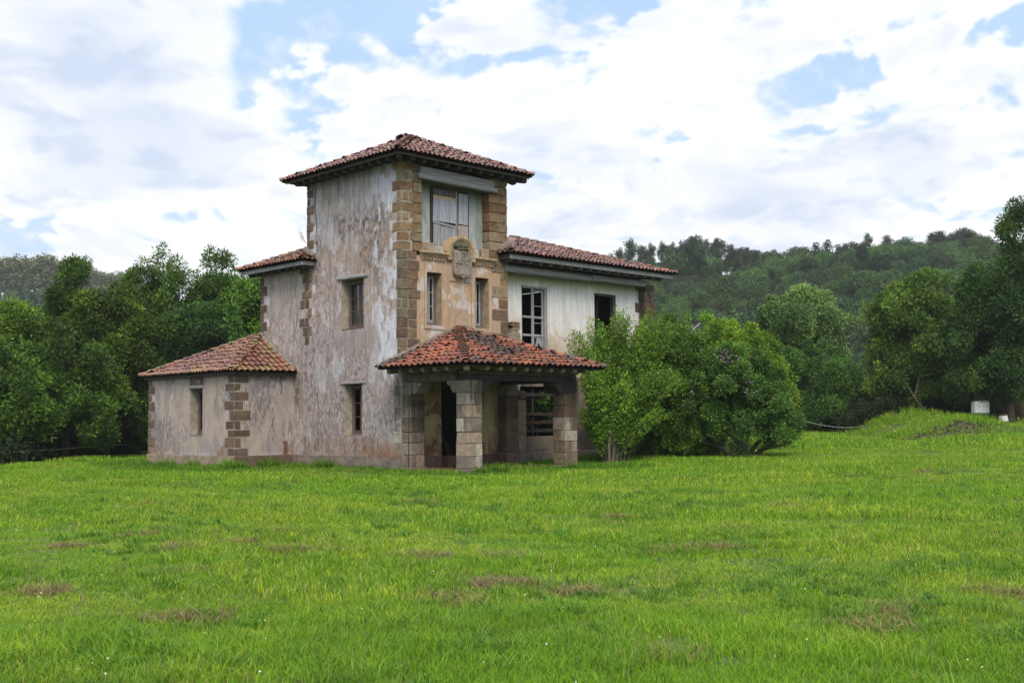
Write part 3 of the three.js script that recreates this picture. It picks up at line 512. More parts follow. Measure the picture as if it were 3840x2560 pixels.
{
  const w = casement('upper tower window on the left side, glazed casement with torn curtain', 2.04, 3.29, 4.76, 6.40, true, 0.3, 3, M.redWood, true);
  boxUV(w, 'curtain', 0.44, 0.455, 4.9, 6.3, 2.2, 2.7, M.curtain, 0.004, 0.012); boxUV(w, 'shutter', 0.46, 0.49, 4.85, 6.33, 2.1, 3.22, M.frameWood);
  boxUV(w, 'lintel_board', -0.05, 0.16, 6.445, 6.56, 1.77, 3.52, M.greyWoodX, 0.01, 0.006).rotation.x = 0.028;
  boxUV(w, 'sill', 0.0, 0.3, 4.712, 4.75, 2.03, 3.3, M.redWood, 0.01, 0.008);
  boxUV(w, 'brick', 0.0, 0.1, 6.3, 6.435, 3.318, 3.47, std({ color: col(196, 112, 78), map: stoneMap, roughness: 0.95 })); 
  const w2 = casement('lower tower window on the left side with empty panes', 2.15, 3.12, 1.13, 2.82, true, 0.32, 3, M.redWood, false);
  boxUV(w2, 'lintel_board', -0.05, 0.18, 2.862, 2.945, 1.93, 3.3, M.greyWoodX, 0.01, 0.005); boxUV(w2, 'sill', 0.01, 0.32, 1.102, 1.13, 2.14, 3.12, M.pale, 0.01, 0.006);
  const w3 = casement('narrow window left of the shield with grey sash', 1.06, 1.67, 4.78, 6.46, false, 0.26, 3, M.greyWood, true);
  boxUV(w3, 'shutter', 1.12, 1.4, 4.85, 6.38, 0.42, 0.44, M.greyWood); boxUV(w3, 'sill', 1.04, 1.69, 4.742, 4.775, 0.0, 0.26, M.mortar, 0.01, 0.006);
  const w4 = casement('narrow window right of the shield with open dark sash', 3.22, 3.81, 4.78, 6.45, false, 0.28, 2, M.greyWood, false);
  boxUV(w4, 'sill', 3.2, 3.83, 4.742, 4.775, 0.0, 0.28, M.mortar, 0.01, 0.006);
  const w5 = casement('narrow window in the low annex with dark red frame', 8.44, 9.3, 1.18, 2.8, true, -2.1, 3, M.redWood, false);
  boxUV(w5, 'lintel_board', -2.44, -2.1, 2.845, 2.95, 8.36, 9.42, M.greyWoodX, 0.01, 0.006); boxUV(w5, 'sill', -2.42, -2.1, 1.152, 1.175, 8.43, 9.31, M.pale, 0.008, 0.004);
  boxUV(annexWall, 'stone', -2.415, -2.3, 2.96, 3.25, 8.35, 9.35, M.rust[0]); boxUV(annexWall, 'stone', -2.43, -2.41, 3.0, 3.14, 8.6, 8.8, M.pale);
  // boarded loft window
  const b = windowPart('large loft window boarded up with weathered planks and plywood'), v = 0.36;
  bars(b, [[1.57, 1.61, 7.3, 9.5, 0, 0.05], [3.24, 3.28, 7.6, 9.48, 0, 0.05], [1.61, 3.24, 9.45, 9.5, 0, 0.05], [2.68, 2.76, 7.3, 9.45, 0.01, 0.05, M.paleBoard]], false, v, M.darkWood, 'frame');
  const bd = (u0, u1, y0, y1, m, rz = 0, t = 0) => { const o = boxUV(b, 'plank', u0, u1, y0, y1, v - 0.022 + t, v + 0.005 + t, m, 0.004, 0.006); o.rotation.z = rz; return o; };
  bd(1.64, 2.66, 9.2, 9.44, M.frameWood, 0.01); bd(1.65, 2.64, 8.98, 9.21, M.palePly, -0.03, 0.006); bd(1.64, 2.65, 8.32, 9.08, M.bluePly, -0.012, -0.004); bd(1.62, 2.66, 8.2, 8.28, M.paleBoard, -0.09, -0.02);
  for (let i = 0; i < 6; i++) bd(1.65 + i * 0.168, 1.805 + i * 0.168, 7.25, 8.22 - i * 0.012 + rr(-0.03, 0.03), pick([M.bluePly, M.paleBoard]), rr(-0.02, 0.02));
  for (let i = 0; i < 2; i++) bd(2.8 + i * 0.21, 3.0 + i * 0.215, 8.3 + rr(-0.04, 0.04), 9.4, pick([M.paleBoard, M.bluePly]), rr(-0.01, 0.01));
  bd(2.78, 3.22, 7.86, 8.29, M.pinkPly, 0.01); bd(2.85, 3.34, 7.78, 7.84, M.darkWood, -0.1, -0.02);
  boxUV(b, 'frame', 1.55, 3.3, 7.17, 9.5, 0.403, 0.408, M.blackWood, 0, 0);
  // tall wooden doors of the wing, first floor
  const d1 = windowPart('tall balcony window of the wing with broken grey sashes'), at = 0.345;
  bars(d1, [[5.78, 5.84, 4.09, 6.45, 0, 0.1, M.blackWood], [6.98, 7.1, 4.09, 6.45, 0, 0.1], [5.84, 6.98, 6.37, 6.45, 0, 0.1], [6.33, 6.42, 4.09, 6.37, 0.02, 0.07], [5.84, 6.98, 5.28, 5.36, 0.015, 0.075], [5.84, 6.98, 4.62, 4.7, 0.015, 0.075], [6.42, 6.46, 4.09, 6.33, 0.03, 0.07], [6.86, 6.94, 4.09, 6.33, 0.03, 0.07], [6.46, 6.86, 6.27, 6.33, 0.03, 0.07], [6.46, 6.86, 5.72, 5.75, 0.035, 0.06], [6.46, 6.86, 5.1, 5.13, 0.035, 0.06], [6.46, 6.86, 4.56, 4.6, 0.035, 0.06]], false, at, M.greyWood, 'frame');
  for (const [x0, y0, x1, y1] of [[6.48, 4.1, 6.68, 4.58], [6.86, 4.1, 6.7, 4.58]]) timber(d1, 'plank', V(x0, y0, at + 0.03), V(x1, y1, at + 0.03), 0.02, 0.13, M.greyWood, 0.004);
  const d2 = windowPart('open balcony doorway of the wing behind the shrub');
  bars(d2, [[9.71, 9.76, 4.09, 6.45, 0, 0.12, M.blackWood], [10.84, 10.98, 4.09, 6.45, 0, 0.16, M.darkWood], [9.76, 10.84, 6.36, 6.45, 0, 0.12, M.darkWood]], false, at, M.darkWood, 'frame');
  const leaf = boxUV(d2, 'door_leaf', 10.28, 10.82, 4.1, 6.3, 0.9, 0.94, M.blackWood); leaf.rotation.y = 0.5;
  // boarded ground-floor void of the wing
  const r = windowPart('ground floor opening of the wing barred with loose planks');
  for (const [y, dy, m] of [[2.5, 0.0, M.blackWood], [1.8, 0.0, M.rustWood], [1.47, 0.05, M.rustWood], [1.19, 0.02, M.blackWood]]) timber(r, 'plank', V(5.5, y, 0.42), V(8.4, y + dy * 1.6, 0.42), 0.03, 0.11, m, 0.004);
  timber(r, 'plank', V(6.42, 1.0, 0.46), V(6.42, 2.78, 0.46), 0.09, 0.03, M.rustWood, 0.004);
  const dr = windowPart('dark empty doorway under the porch');
  boxUV(dr, 'threshold', 1.68, 2.94, 0.1, 0.42, -0.3, 0.44, M.earthFloor, 0.02, 0.006); boxUV(dr, 'lintel_board', 1.68, 2.94, 2.86, 2.9, 0.02, 0.43, M.blackWood, 0.01, 0.004);
}
// lintel beams
{
  const b1 = part(house, 'lintel_beam', block(3.32, 0.27, 0.2, 0.012, 0.012), M.greyWoodX); b1.position.set(2.40, 9.83, 0.03); b1.rotation.z = -0.012;
  const b2 = part(house, 'lintel_beam', block(3.56, 0.15, 0.24, 0.012, 0.01), M.greyWoodX); b2.position.set(2.41, 9.625, 0.045); b2.rotation.z = -0.012;
  boxUV(house, 'lintel_beam', 4.62, 9.2, 6.83, 7.03, -0.06, 0.32, M.greyWoodX, 0.025, 0.015); boxUV(house, 'lintel_beam', 9.22, 12.4, 6.86, 7.06, -0.06, 0.32, M.greyWoodX, 0.015, 0.008);
}

// ---------------------------------------------------------------- tiled roofs
reseed(51);
const clay = (r, g, b, rough = 0.5) => std({ color: col(r, g, b).multiplyScalar(1.35), map: clayMap, bumpMap: clayBump, bumpScale: 0.012, roughness: rough });
const PAL = {
  porch: [[140, 82, 64], [156, 94, 70], [122, 74, 62], [108, 78, 70], [90, 74, 70], [134, 94, 80], [80, 68, 64], [164, 102, 72]],
  plum: [[132, 98, 94], [140, 102, 96], [114, 88, 86], [150, 110, 100], [124, 84, 78], [98, 80, 78], [164, 126, 116], [142, 92, 80]],
  annex: [[148, 102, 86], [138, 90, 78], [126, 92, 86], [152, 112, 88], [108, 82, 76], [150, 110, 78], [138, 114, 84], [122, 82, 74]],
};
for (const k in PAL) PAL[k].sort((a, b) => a[0] + a[1] + a[2] - b[0] - b[1] - b[2]);
const tileMats = {}; for (const k in PAL) tileMats[k] = PAL[k].map((c) => clay(...c, k === 'porch' ? 0.55 : 0.32));
const tintMat = { porch: clay(255, 255, 255, 0.62), plum: clay(255, 255, 255, 0.3), annex: clay(255, 255, 255, 0.34) };
for (const k in tintMat) { tintMat[k].vertexColors = true; tintMat[k].color.setRGB(1.35 / KW, 1.35 / KW, 1.35 / KW); }
function barrel(w, len, pan, seg = 6, cap = true) { // one half-round tile, wide end at z = 0, running up the slope along -z; y up from the roof
  const b = new MB(), t = 0.016, r0 = w * 0.5, r1 = w * 0.42, P = (i, z, o) => { const a = Math.PI * (i / seg), r = (z ? r1 : r0) - o, s = pan ? -1 : 1, hy = pan ? 0.62 : 0.78; return [-Math.cos(a) * r, s * Math.sin(a) * r * hy + (pan ? 0.055 : 0.02) + (z ? 0 : pan ? 0.0 : 0.028), z ? -len : 0]; };
  const N = (i, s) => { const a = Math.PI * (i / seg); return [-Math.cos(a) * s, (pan ? -1 : 1) * Math.sin(a) * s, 0]; }, ou = rr(0, 4), ov = rr(0, 4), T = (i, z) => [ou + i * 0.035, ov + z];
  for (let i = 0; i < seg; i++) {
    const so = pan ? -1 : 1;
    b.tri(P(i, 0, 0), P(i + 1, 0, 0), P(i + 1, 1, 0), N(i, 1), N(i + 1, 1), N(i + 1, 1), T(i, 0), T(i + 1, 0), T(i + 1, len)); b.tri(P(i, 0, 0), P(i + 1, 1, 0), P(i, 1, 0), N(i, 1), N(i + 1, 1), N(i, 1), T(i, 0), T(i + 1, len), T(i, len));
    b.tri(P(i, 0, t), P(i + 1, 1, t), P(i + 1, 0, t), N(i, -1), N(i + 1, -1), N(i + 1, -1), T(i, 0), T(i + 1, len), T(i + 1, 0)); b.tri(P(i, 0, t), P(i, 1, t), P(i + 1, 1, t), N(i, -1), N(i, -1), N(i + 1, -1), T(i, 0), T(i, len), T(i + 1, len));
    if (cap) { const z = [0, 0, 1]; b.tri(P(i, 0, 0), P(i, 0, t), P(i + 1, 0, t), z, z, z, T(i, 0), T(i, 0.02), T(i + 1, 0.02)); b.tri(P(i, 0, 0), P(i + 1, 0, t), P(i + 1, 0, 0), z, z, z, T(i, 0), T(i + 1, 0.02), T(i + 1, 0)); }
  }
  return b.geo();
}
let singleTiles = 300;
const inside2 = (poly, x, y, m) => { let r = true; for (let i = 0; i < poly.length; i++) { const [ax, ay] = poly[i], [bx, by] = poly[(i + 1) % poly.length], l = Math.hypot(bx - ax, by - ay), d = ((bx - ax) * (y - ay) - (by - ay) * (x - ax)) / l; if (d < (i === 0 ? -0.2 : m)) r = false; } return r; };
// poly: eave start, eave end (seen from outside, left to right), then the rest counter-clockwise
function tileSlope(roof, poly, pal, pitch, { skip = () => false, single = false, wreck = 0, row = 0.33 } = {}) {
  const P = poly.map((p) => V(...p)), ax = P[1].clone().sub(P[0]).normalize(), n = ax.clone().cross(P[2].clone().sub(P[0])).normalize(), up = n.clone().cross(ax), flat = P.map((p) => { const q = p.clone().sub(P[0]); return [q.dot(ax), q.dot(up)]; });
  const maxB = Math.max(...flat.map((f) => f[1])), maxA = flat[1][0], len = row * 1.26, loose = [];
  const covers = [0, 1, 2, 3].map(() => barrel(pitch * 0.80, len, false)), pans = [0, 1].map(() => barrel(pitch * 0.84, len, true, 5));
  // boards under the tiles
  const bd = new MB(), pts = P.map((p) => p.clone().addScaledVector(n, -0.035)), pb = P.map((p) => p.clone().addScaledVector(n, -0.065)), nn = n.toArray(), dn = n.clone().negate().toArray();
  for (let i = 1; i < P.length - 1; i++) { bd.tri(pts[0].toArray(), pts[i].toArray(), pts[i + 1].toArray(), nn, nn, nn, flat[0], flat[i], flat[i + 1]); bd.tri(pb[0].toArray(), pb[i + 1].toArray(), pb[i].toArray(), dn, dn, dn, flat[0], flat[i + 1], flat[i]); }
  for (let i = 0; i < P.length; i++) { const j = (i + 1) % P.length, q = n.clone().cross(pts[j].clone().sub(pts[i])).normalize().negate().toArray(); bd.tri(pts[i].toArray(), pb[i].toArray(), pb[j].toArray(), q, q, q, [0, 0], [0, 0.03], [1, 0.03]); bd.tri(pts[i].toArray(), pb[j].toArray(), pts[j].toArray(), q, q, q, [0, 0], [1, 0.03], [1, 0]); }
  part(roof, 'roof_boarding', bd.geo(), M.deck);
  const m4 = new THREE.Matrix4(), q = new THREE.Quaternion(), e = new THREE.Euler();
  const rows = Math.ceil(maxB / row) + 1, shift = Array.from({ length: 400 }, () => rr(-0.07, 0.07));
  for (let j = 0; j < rows; j++) for (let i = -1; i <= maxA / pitch + 1; i++) for (const pan of [1, 0]) {
    const a = (i + (pan ? 0.5 : 0)) * pitch + pitch * 0.25, b = j * row - 0.09 + (j && !pan ? shift[i + 5] : 0), w = V(0, 0, 0).copy(P[0]).addScaledVector(ax, a).addScaledVector(up, b);
    if (!inside2(flat, a, b + 0.14, pan ? -0.05 : -0.02) || skip(w.x, -w.z, w.y)) continue;
    if (wreck && !pan && rnd() < wreck * 0.25 && j > 1) continue;
    const odd = wreck && rnd() < wreck;
    e.set(-0.042 + rr(-0.018, 0.018) + (odd ? rr(-0.08, 0.03) : 0), rr(-0.035, 0.035) + (odd ? rr(-0.22, 0.22) : 0), rr(-0.05, 0.05));
    const basis = new THREE.Matrix4().makeBasis(ax, n, up.clone().negate()), rot = new THREE.Matrix4().makeRotationFromEuler(e);
    w.addScaledVector(n, rr(-0.006, 0.01) + (odd ? 0.015 : 0)).addScaledVector(up, rr(-0.022, 0.022)).addScaledVector(ax, rr(-0.008, 0.008));
    m4.copy(basis).multiply(rot).setPosition(w);
    const g = pan ? pans[(i + j) & 1] : pick(covers), tone = Math.floor(clamp((noise3(w.x * 1.1, w.y * 2, w.z * 1.1) - 0.5) * 1.7 + 0.56 + rr(-0.3, 0.3) * rnd() * 1.3, 0, 0.999) * 8);
    if (single && !pan && singleTiles > 0) { singleTiles--; const o = part(roof, 'tile', g, tileMats[pal][tone]); o.applyMatrix4(m4); }
    else { const c = g.clone().applyMatrix4(m4), k = c.attributes.position.count, rgb = lin(...PAL[pal][tone]), s = rr(0.85, 1.12), colr = new Float32Array(k * 3); for (let x = 0; x < k; x++) colr.set([rgb[0] * s, rgb[1] * s, rgb[2] * s], x * 3); c.setAttribute('color', new THREE.BufferAttribute(colr, 3)); loose.push(c); }
  }
  if (loose.length) (roof.userData.loose ??= []).push(...loose);
}
function hipTiles(roof, a, b, pal, w = 0.3, step = 0.36) { // big half-round tiles capping a hip from its foot a up to b
  const d = b.clone().sub(a), L = d.length(); d.normalize(); const x = new THREE.Vector3(0, 1, 0).cross(d).normalize().negate(), n = d.clone().cross(x).normalize(); if (n.y < 0) { n.negate(); x.negate(); }
  const g = [barrel(w, step * 1.3, false, 7), barrel(w, step * 1.3, false, 7)], basis = new THREE.Matrix4().makeBasis(x, n, d.clone().negate()); if (basis.determinant() < 0) basis.makeBasis(x.negate(), n, d.clone().negate());
  for (let s = -0.08; s < L - 0.1; s += step) { const m = basis.clone().multiply(new THREE.Matrix4().makeRotationFromEuler(new THREE.Euler(-0.03, rr(-0.03, 0.03), rr(-0.06, 0.06)))); m.setPosition(a.clone().addScaledVector(d, s).addScaledVector(n, 0.012)); const o = part(roof, 'hip_tile', pick(g), pick(tileMats[pal])); o.applyMatrix4(m); }
}
function finishRoof(roof, pal) { if (roof.userData.loose) { const o = part(roof, 'tiles', mergeGeometries(roof.userData.loose), tintMat[pal]); o.userData.kind = 'stuff'; delete roof.userData.loose; } }
function rafter(roof, a, b, w, h, m) { // a joist whose outer end b is rounded
  const L = a.distanceTo(b), s = new THREE.Shape(), r = h * 0.42; s.moveTo(-L, -h / 2); s.lineTo(-r * 1.6, -h / 2); s.quadraticCurveTo(-r * 0.2, -h / 2, 0, -h * 0.05); s.quadraticCurveTo(r * 0.1, h / 2 - 0.01, -r * 0.4, h / 2); s.lineTo(-L, h / 2); s.closePath();
  const g = new THREE.ExtrudeGeometry(s, { depth: w, bevelEnabled: true, bevelSize: 0.008, bevelThickness: 0.008, bevelSegments: 1, curveSegments: 4 }).translate(0, 0, -w / 2), o = part(roof, 'rafter', g, m), x = b.clone().sub(a).normalize(), z = x.clone().cross(new THREE.Vector3(0, 1, 0)).normalize();
  o.quaternion.setFromRotationMatrix(new THREE.Matrix4().makeBasis(x, z.clone().cross(x), z)); o.position.copy(b); return o;
}
const mortarRoll = (roof, pts, r) => part(roof, 'mortar_flashing', taperTube(pts, pts.map((_, i) => r * (i === 0 ? 0.6 : rr(0.85, 1.2))), 7), M.mortar);
const roofOf = (name, label) => { const g = thingPart(name); g.userData.label = label; return g; };
{ // porch
  const R = roofOf('porch_roof', 'orange red tiled roof of the porch'), y = 3.27, A = [2.43, 4.66, 0], L = [-0.98, y, 0.0], C = [-0.74, y, -3.92], E = [5.36, y, -3.92], E2 = [5.36, y, 0];
  tileSlope(R, [C, E, A], 'porch', 0.24, { single: true, wreck: 0.1 }); tileSlope(R, [L, C, A], 'porch', 0.24, { single: true, wreck: 0.16 }); tileSlope(R, [E, E2, A], 'porch', 0.24);
  hipTiles(R, V(...C), V(...A), 'porch', 0.31); hipTiles(R, V(...E), V(...A), 'porch', 0.3); finishRoof(R, 'porch');
  mortarRoll(R, [V(-0.95, 3.33, 0.02), V(-0.1, 3.68, -0.02), V(0.6, 3.97, -0.04), V(1.5, 4.36, -0.05), V(2.1, 4.62, -0.05), V(2.7, 4.74, -0.05), V(3.4, 4.42, -0.04), V(4.2, 4.08, -0.04)], 0.1);
  const zz = 3.17;
  for (let u = 0.25; u < 5.1; u += 0.55) rafter(R, V(u, zz + 0.12, -2.9), V(u, zz - 0.02, -3.8), 0.14, 0.15, M.pale);
  for (let v = -2.95; v < 0; v += 0.56) rafter(R, V(0.3, zz + 0.12, v), V(-0.66, zz - 0.02, v), 0.14, 0.15, M.pale);
  rafter(R, V(0.3, zz + 0.08, -2.9), V(-0.62, zz - 0.04, -3.8), 0.15, 0.16, M.pale);
  for (let v = -2.8; v < 0; v += 0.56) rafter(R, V(4.6, zz + 0.12, v), V(5.28, zz - 0.02, v), 0.14, 0.15, M.pale);
}
{ // tower
  const R = roofOf('tower_roof', 'plum red hipped tile roof of the tower'), y = 10.22, e = 0.63, a = [-e, y, -e], b = [4.77 + e, y, -e], c = [4.77 + e, y, 5.38 + e], d = [-e, y, 5.38 + e], t0 = [2.385, 11.63, 2.4], t1 = [2.385, 11.63, 2.98];
  tileSlope(R, [a, b, t0], 'plum', 0.2, { wreck: 0.03 }); tileSlope(R, [d, a, t0, t1], 'plum', 0.2, { wreck: 0.03 }); tileSlope(R, [b, c, t1, t0], 'plum', 0.2); tileSlope(R, [c, d, t1], 'plum', 0.2);
  for (const [p, q] of [[a, t0], [b, t0], [c, t1], [d, t1]]) hipTiles(R, V(...p), V(...q), 'plum', 0.27, 0.34); hipTiles(R, V(...t1), V(...t0), 'plum', 0.3, 0.34); finishRoof(R, 'plum');
  const z = 10.05;
  for (let u = 0.1; u < 5.2; u += 0.5) rafter(R, V(u, z + 0.16, 0.5), V(u, z, -0.5), 0.13, 0.15, M.blackRafter);
  for (let v = 0.1; v < 5.7; v += 0.48) rafter(R, V(0.5, z + 0.16, v), V(-0.5, z, v), 0.13, 0.15, M.blackRafter);
  rafter(R, V(0.4, z + 0.14, 0.4), V(-0.5, z - 0.01, -0.5), 0.14, 0.16, M.blackRafter); rafter(R, V(4.4, z + 0.14, 0.4), V(5.27, z - 0.01, -0.5), 0.14, 0.16, M.blackRafter);
  for (let v = 0.1; v < 5.7; v += 0.48) rafter(R, V(4.3, z + 0.16, v), V(5.27, z, v), 0.13, 0.15, M.blackRafter);
  for (const [p, q] of [[a, b], [d, a], [b, c]]) timber(R, 'eave_board', V(p[0] * 0.97 + q[0] * 0.0 + (p[0] < 0 ? 0.05 : -0.2), y - 0.085, p[2] + (p[2] < 0 ? 0.07 : -0.1)), V(q[0] < 0 ? q[0] + 0.07 : q[0] - 0.07, y - 0.085, q[2] < 0 ? q[2] + 0.07 : q[2] - 0.07), 0.03, 0.055, M.frameWood, 0.005);
}
{ // left wing
  const R = roofOf('wing_roof', 'small tiled roof of the left wing'), y = 7.30, a = [-0.58, y, 4.84], d = [-0.58, y, 9.06], t = [1.55, 8.17, 6.95], t2 = [5.4, 8.17, 6.95];
  const skip = (u, v) => u > 0.0 && v < 5.42;
  tileSlope(R, [d, a, t], 'annex', 0.2, { skip }); tileSlope(R, [a, [5.4, y, 4.84], t2, t], 'annex', 0.2, { skip: (u, v) => u > -0.02 }); tileSlope(R, [[5.4, y, 9.06], d, t, t2], 'annex', 0.21);
  hipTiles(R, V(...a), V(-0.03, 7.53, 5.4), 'annex', 0.26, 0.3); hipTiles(R, V(...d), V(...t), 'annex', 0.27, 0.34); hipTiles(R, V(...t2), V(...t), 'annex', 0.27, 0.34); finishRoof(R, 'annex');
  mortarRoll(R, [V(-0.25, 7.42, 4.86), V(-0.04, 7.5, 5.0), V(-0.03, 7.62, 5.25), V(-0.02, 7.75, 5.45)], 0.12);
  for (let v = 5.05; v < 9.0; v += 0.5) rafter(R, V(0.4, 7.22, v), V(-0.44, 7.07, v), 0.13, 0.14, M.darkWood);
  rafter(R, V(-0.28, 7.2, 5.3), V(-0.28, 7.08, 4.98), 0.12, 0.13, M.darkWood);
  timber(R, 'fascia_board', V(-0.53, 7.18, 4.88), V(-0.53, 7.18, 9.02), 0.035, 0.15, M.greyWood, 0.006); timber(R, 'fascia_board', V(-0.5, 7.18, 4.88), V(-0.02, 7.18, 4.88), 0.035, 0.15, M.greyWood, 0.006);
}
{ // annex
  const R = roofOf('annex_roof', 'half pyramid tiled roof of the low annex'), y = 3.40, a = [-2.6, y, 6.06], d = [-2.6, y, 12.74], A = [-0.01, 4.84, 8.46], A2 = [2.2, 4.84, 8.9];
  tileSlope(R, [a, [-0.02, y, 6.06], A], 'annex', 0.24, { single: true }); tileSlope(R, [d, a, A], 'annex', 0.2); tileSlope(R, [[2.8, y, 12.74], d, A, A2], 'annex', 0.22);
  hipTiles(R, V(...a), V(...A), 'annex', 0.27, 0.36); hipTiles(R, V(...d), V(...A), 'annex', 0.27, 0.4); finishRoof(R, 'annex');
  mortarRoll(R, [V(-0.04, 3.46, 6.06), V(-0.04, 3.75, 6.5), V(-0.06, 4.1, 7.1), V(-0.05, 4.5, 7.8), V(-0.05, 4.86, 8.42)], 0.12);
  timber(R, 'fascia_board', V(-2.53, 3.31, 6.12), V(-2.53, 3.31, 12.68), 0.04, 0.13, M.darkWood, 0.006); timber(R, 'fascia_board', V(-2.55, 3.31, 6.12), V(-0.03, 3.31, 6.12), 0.04, 0.13, M.darkWood, 0.006);
}
{ // right wing
  const R = roofOf('long_wing_roof', 'long tiled roof of the right wing'), y = 7.40, a = [4.34, y, -0.62], b = [13.55, y, -0.62], c = [13.55, y, 9.2], d = [4.34, y, 9.2], s = 0.33, t0 = [8.95, y + s * 4.6, 3.98], t1 = [8.95, y + s * 4.6, 4.6];
  const skip = (u, v) => u < 4.79 && v > 0.0;
  tileSlope(R, [a, b, t0], 'plum', 0.225, { skip, wreck: 0.02 }); tileSlope(R, [d, a, t0, t1], 'plum', 0.225, { skip: (u, v) => v > -0.02 && u < 5 }); tileSlope(R, [b, c, t1, t0], 'plum', 0.225); tileSlope(R, [c, d, t1], 'plum', 0.225, { skip: (u, v) => u < 4.79 });
  hipTiles(R, V(...a), V(4.9, 7.58, -0.06), 'porch', 0.28, 0.3); hipTiles(R, V(...b), V(...t0), 'porch', 0.27, 0.36); finishRoof(R, 'plum');
  mortarRoll(R, [V(4.36, 7.5, -0.3), V(4.4, 7.56, -0.06), V(4.6, 7.68, -0.04), V(4.82, 7.78, -0.03)], 0.13);
  for (let u = 4.95; u < 13.4; u += 0.53) rafter(R, V(u, 7.32, 0.5), V(u, 7.17, -0.48), 0.13, 0.15, M.frameWood);
  rafter(R, V(4.75, 7.3, -0.1), V(4.48, 7.17, -0.46), 0.13, 0.14, M.frameWood); rafter(R, V(4.75, 7.26, -0.25), V(4.46, 7.17, -0.25), 0.12, 0.13, M.frameWood);
  timber(R, 'fascia_board', V(4.38, 7.28, -0.55), V(13.5, 7.28, -0.55), 0.035, 0.17, M.greyWood, 0.006); timber(R, 'fascia_board', V(4.38, 7.28, -0.53), V(4.38, 7.28, -0.03), 0.035, 0.17, M.darkWood, 0.006);
  const br = part(R, 'tile', barrel(0.2, 0.4, false), tileMats.porch[0]); br.position.copy(V(5.55, 7.98, 0.9)); br.rotation.set(0.3, 1.2, 0.1);
}

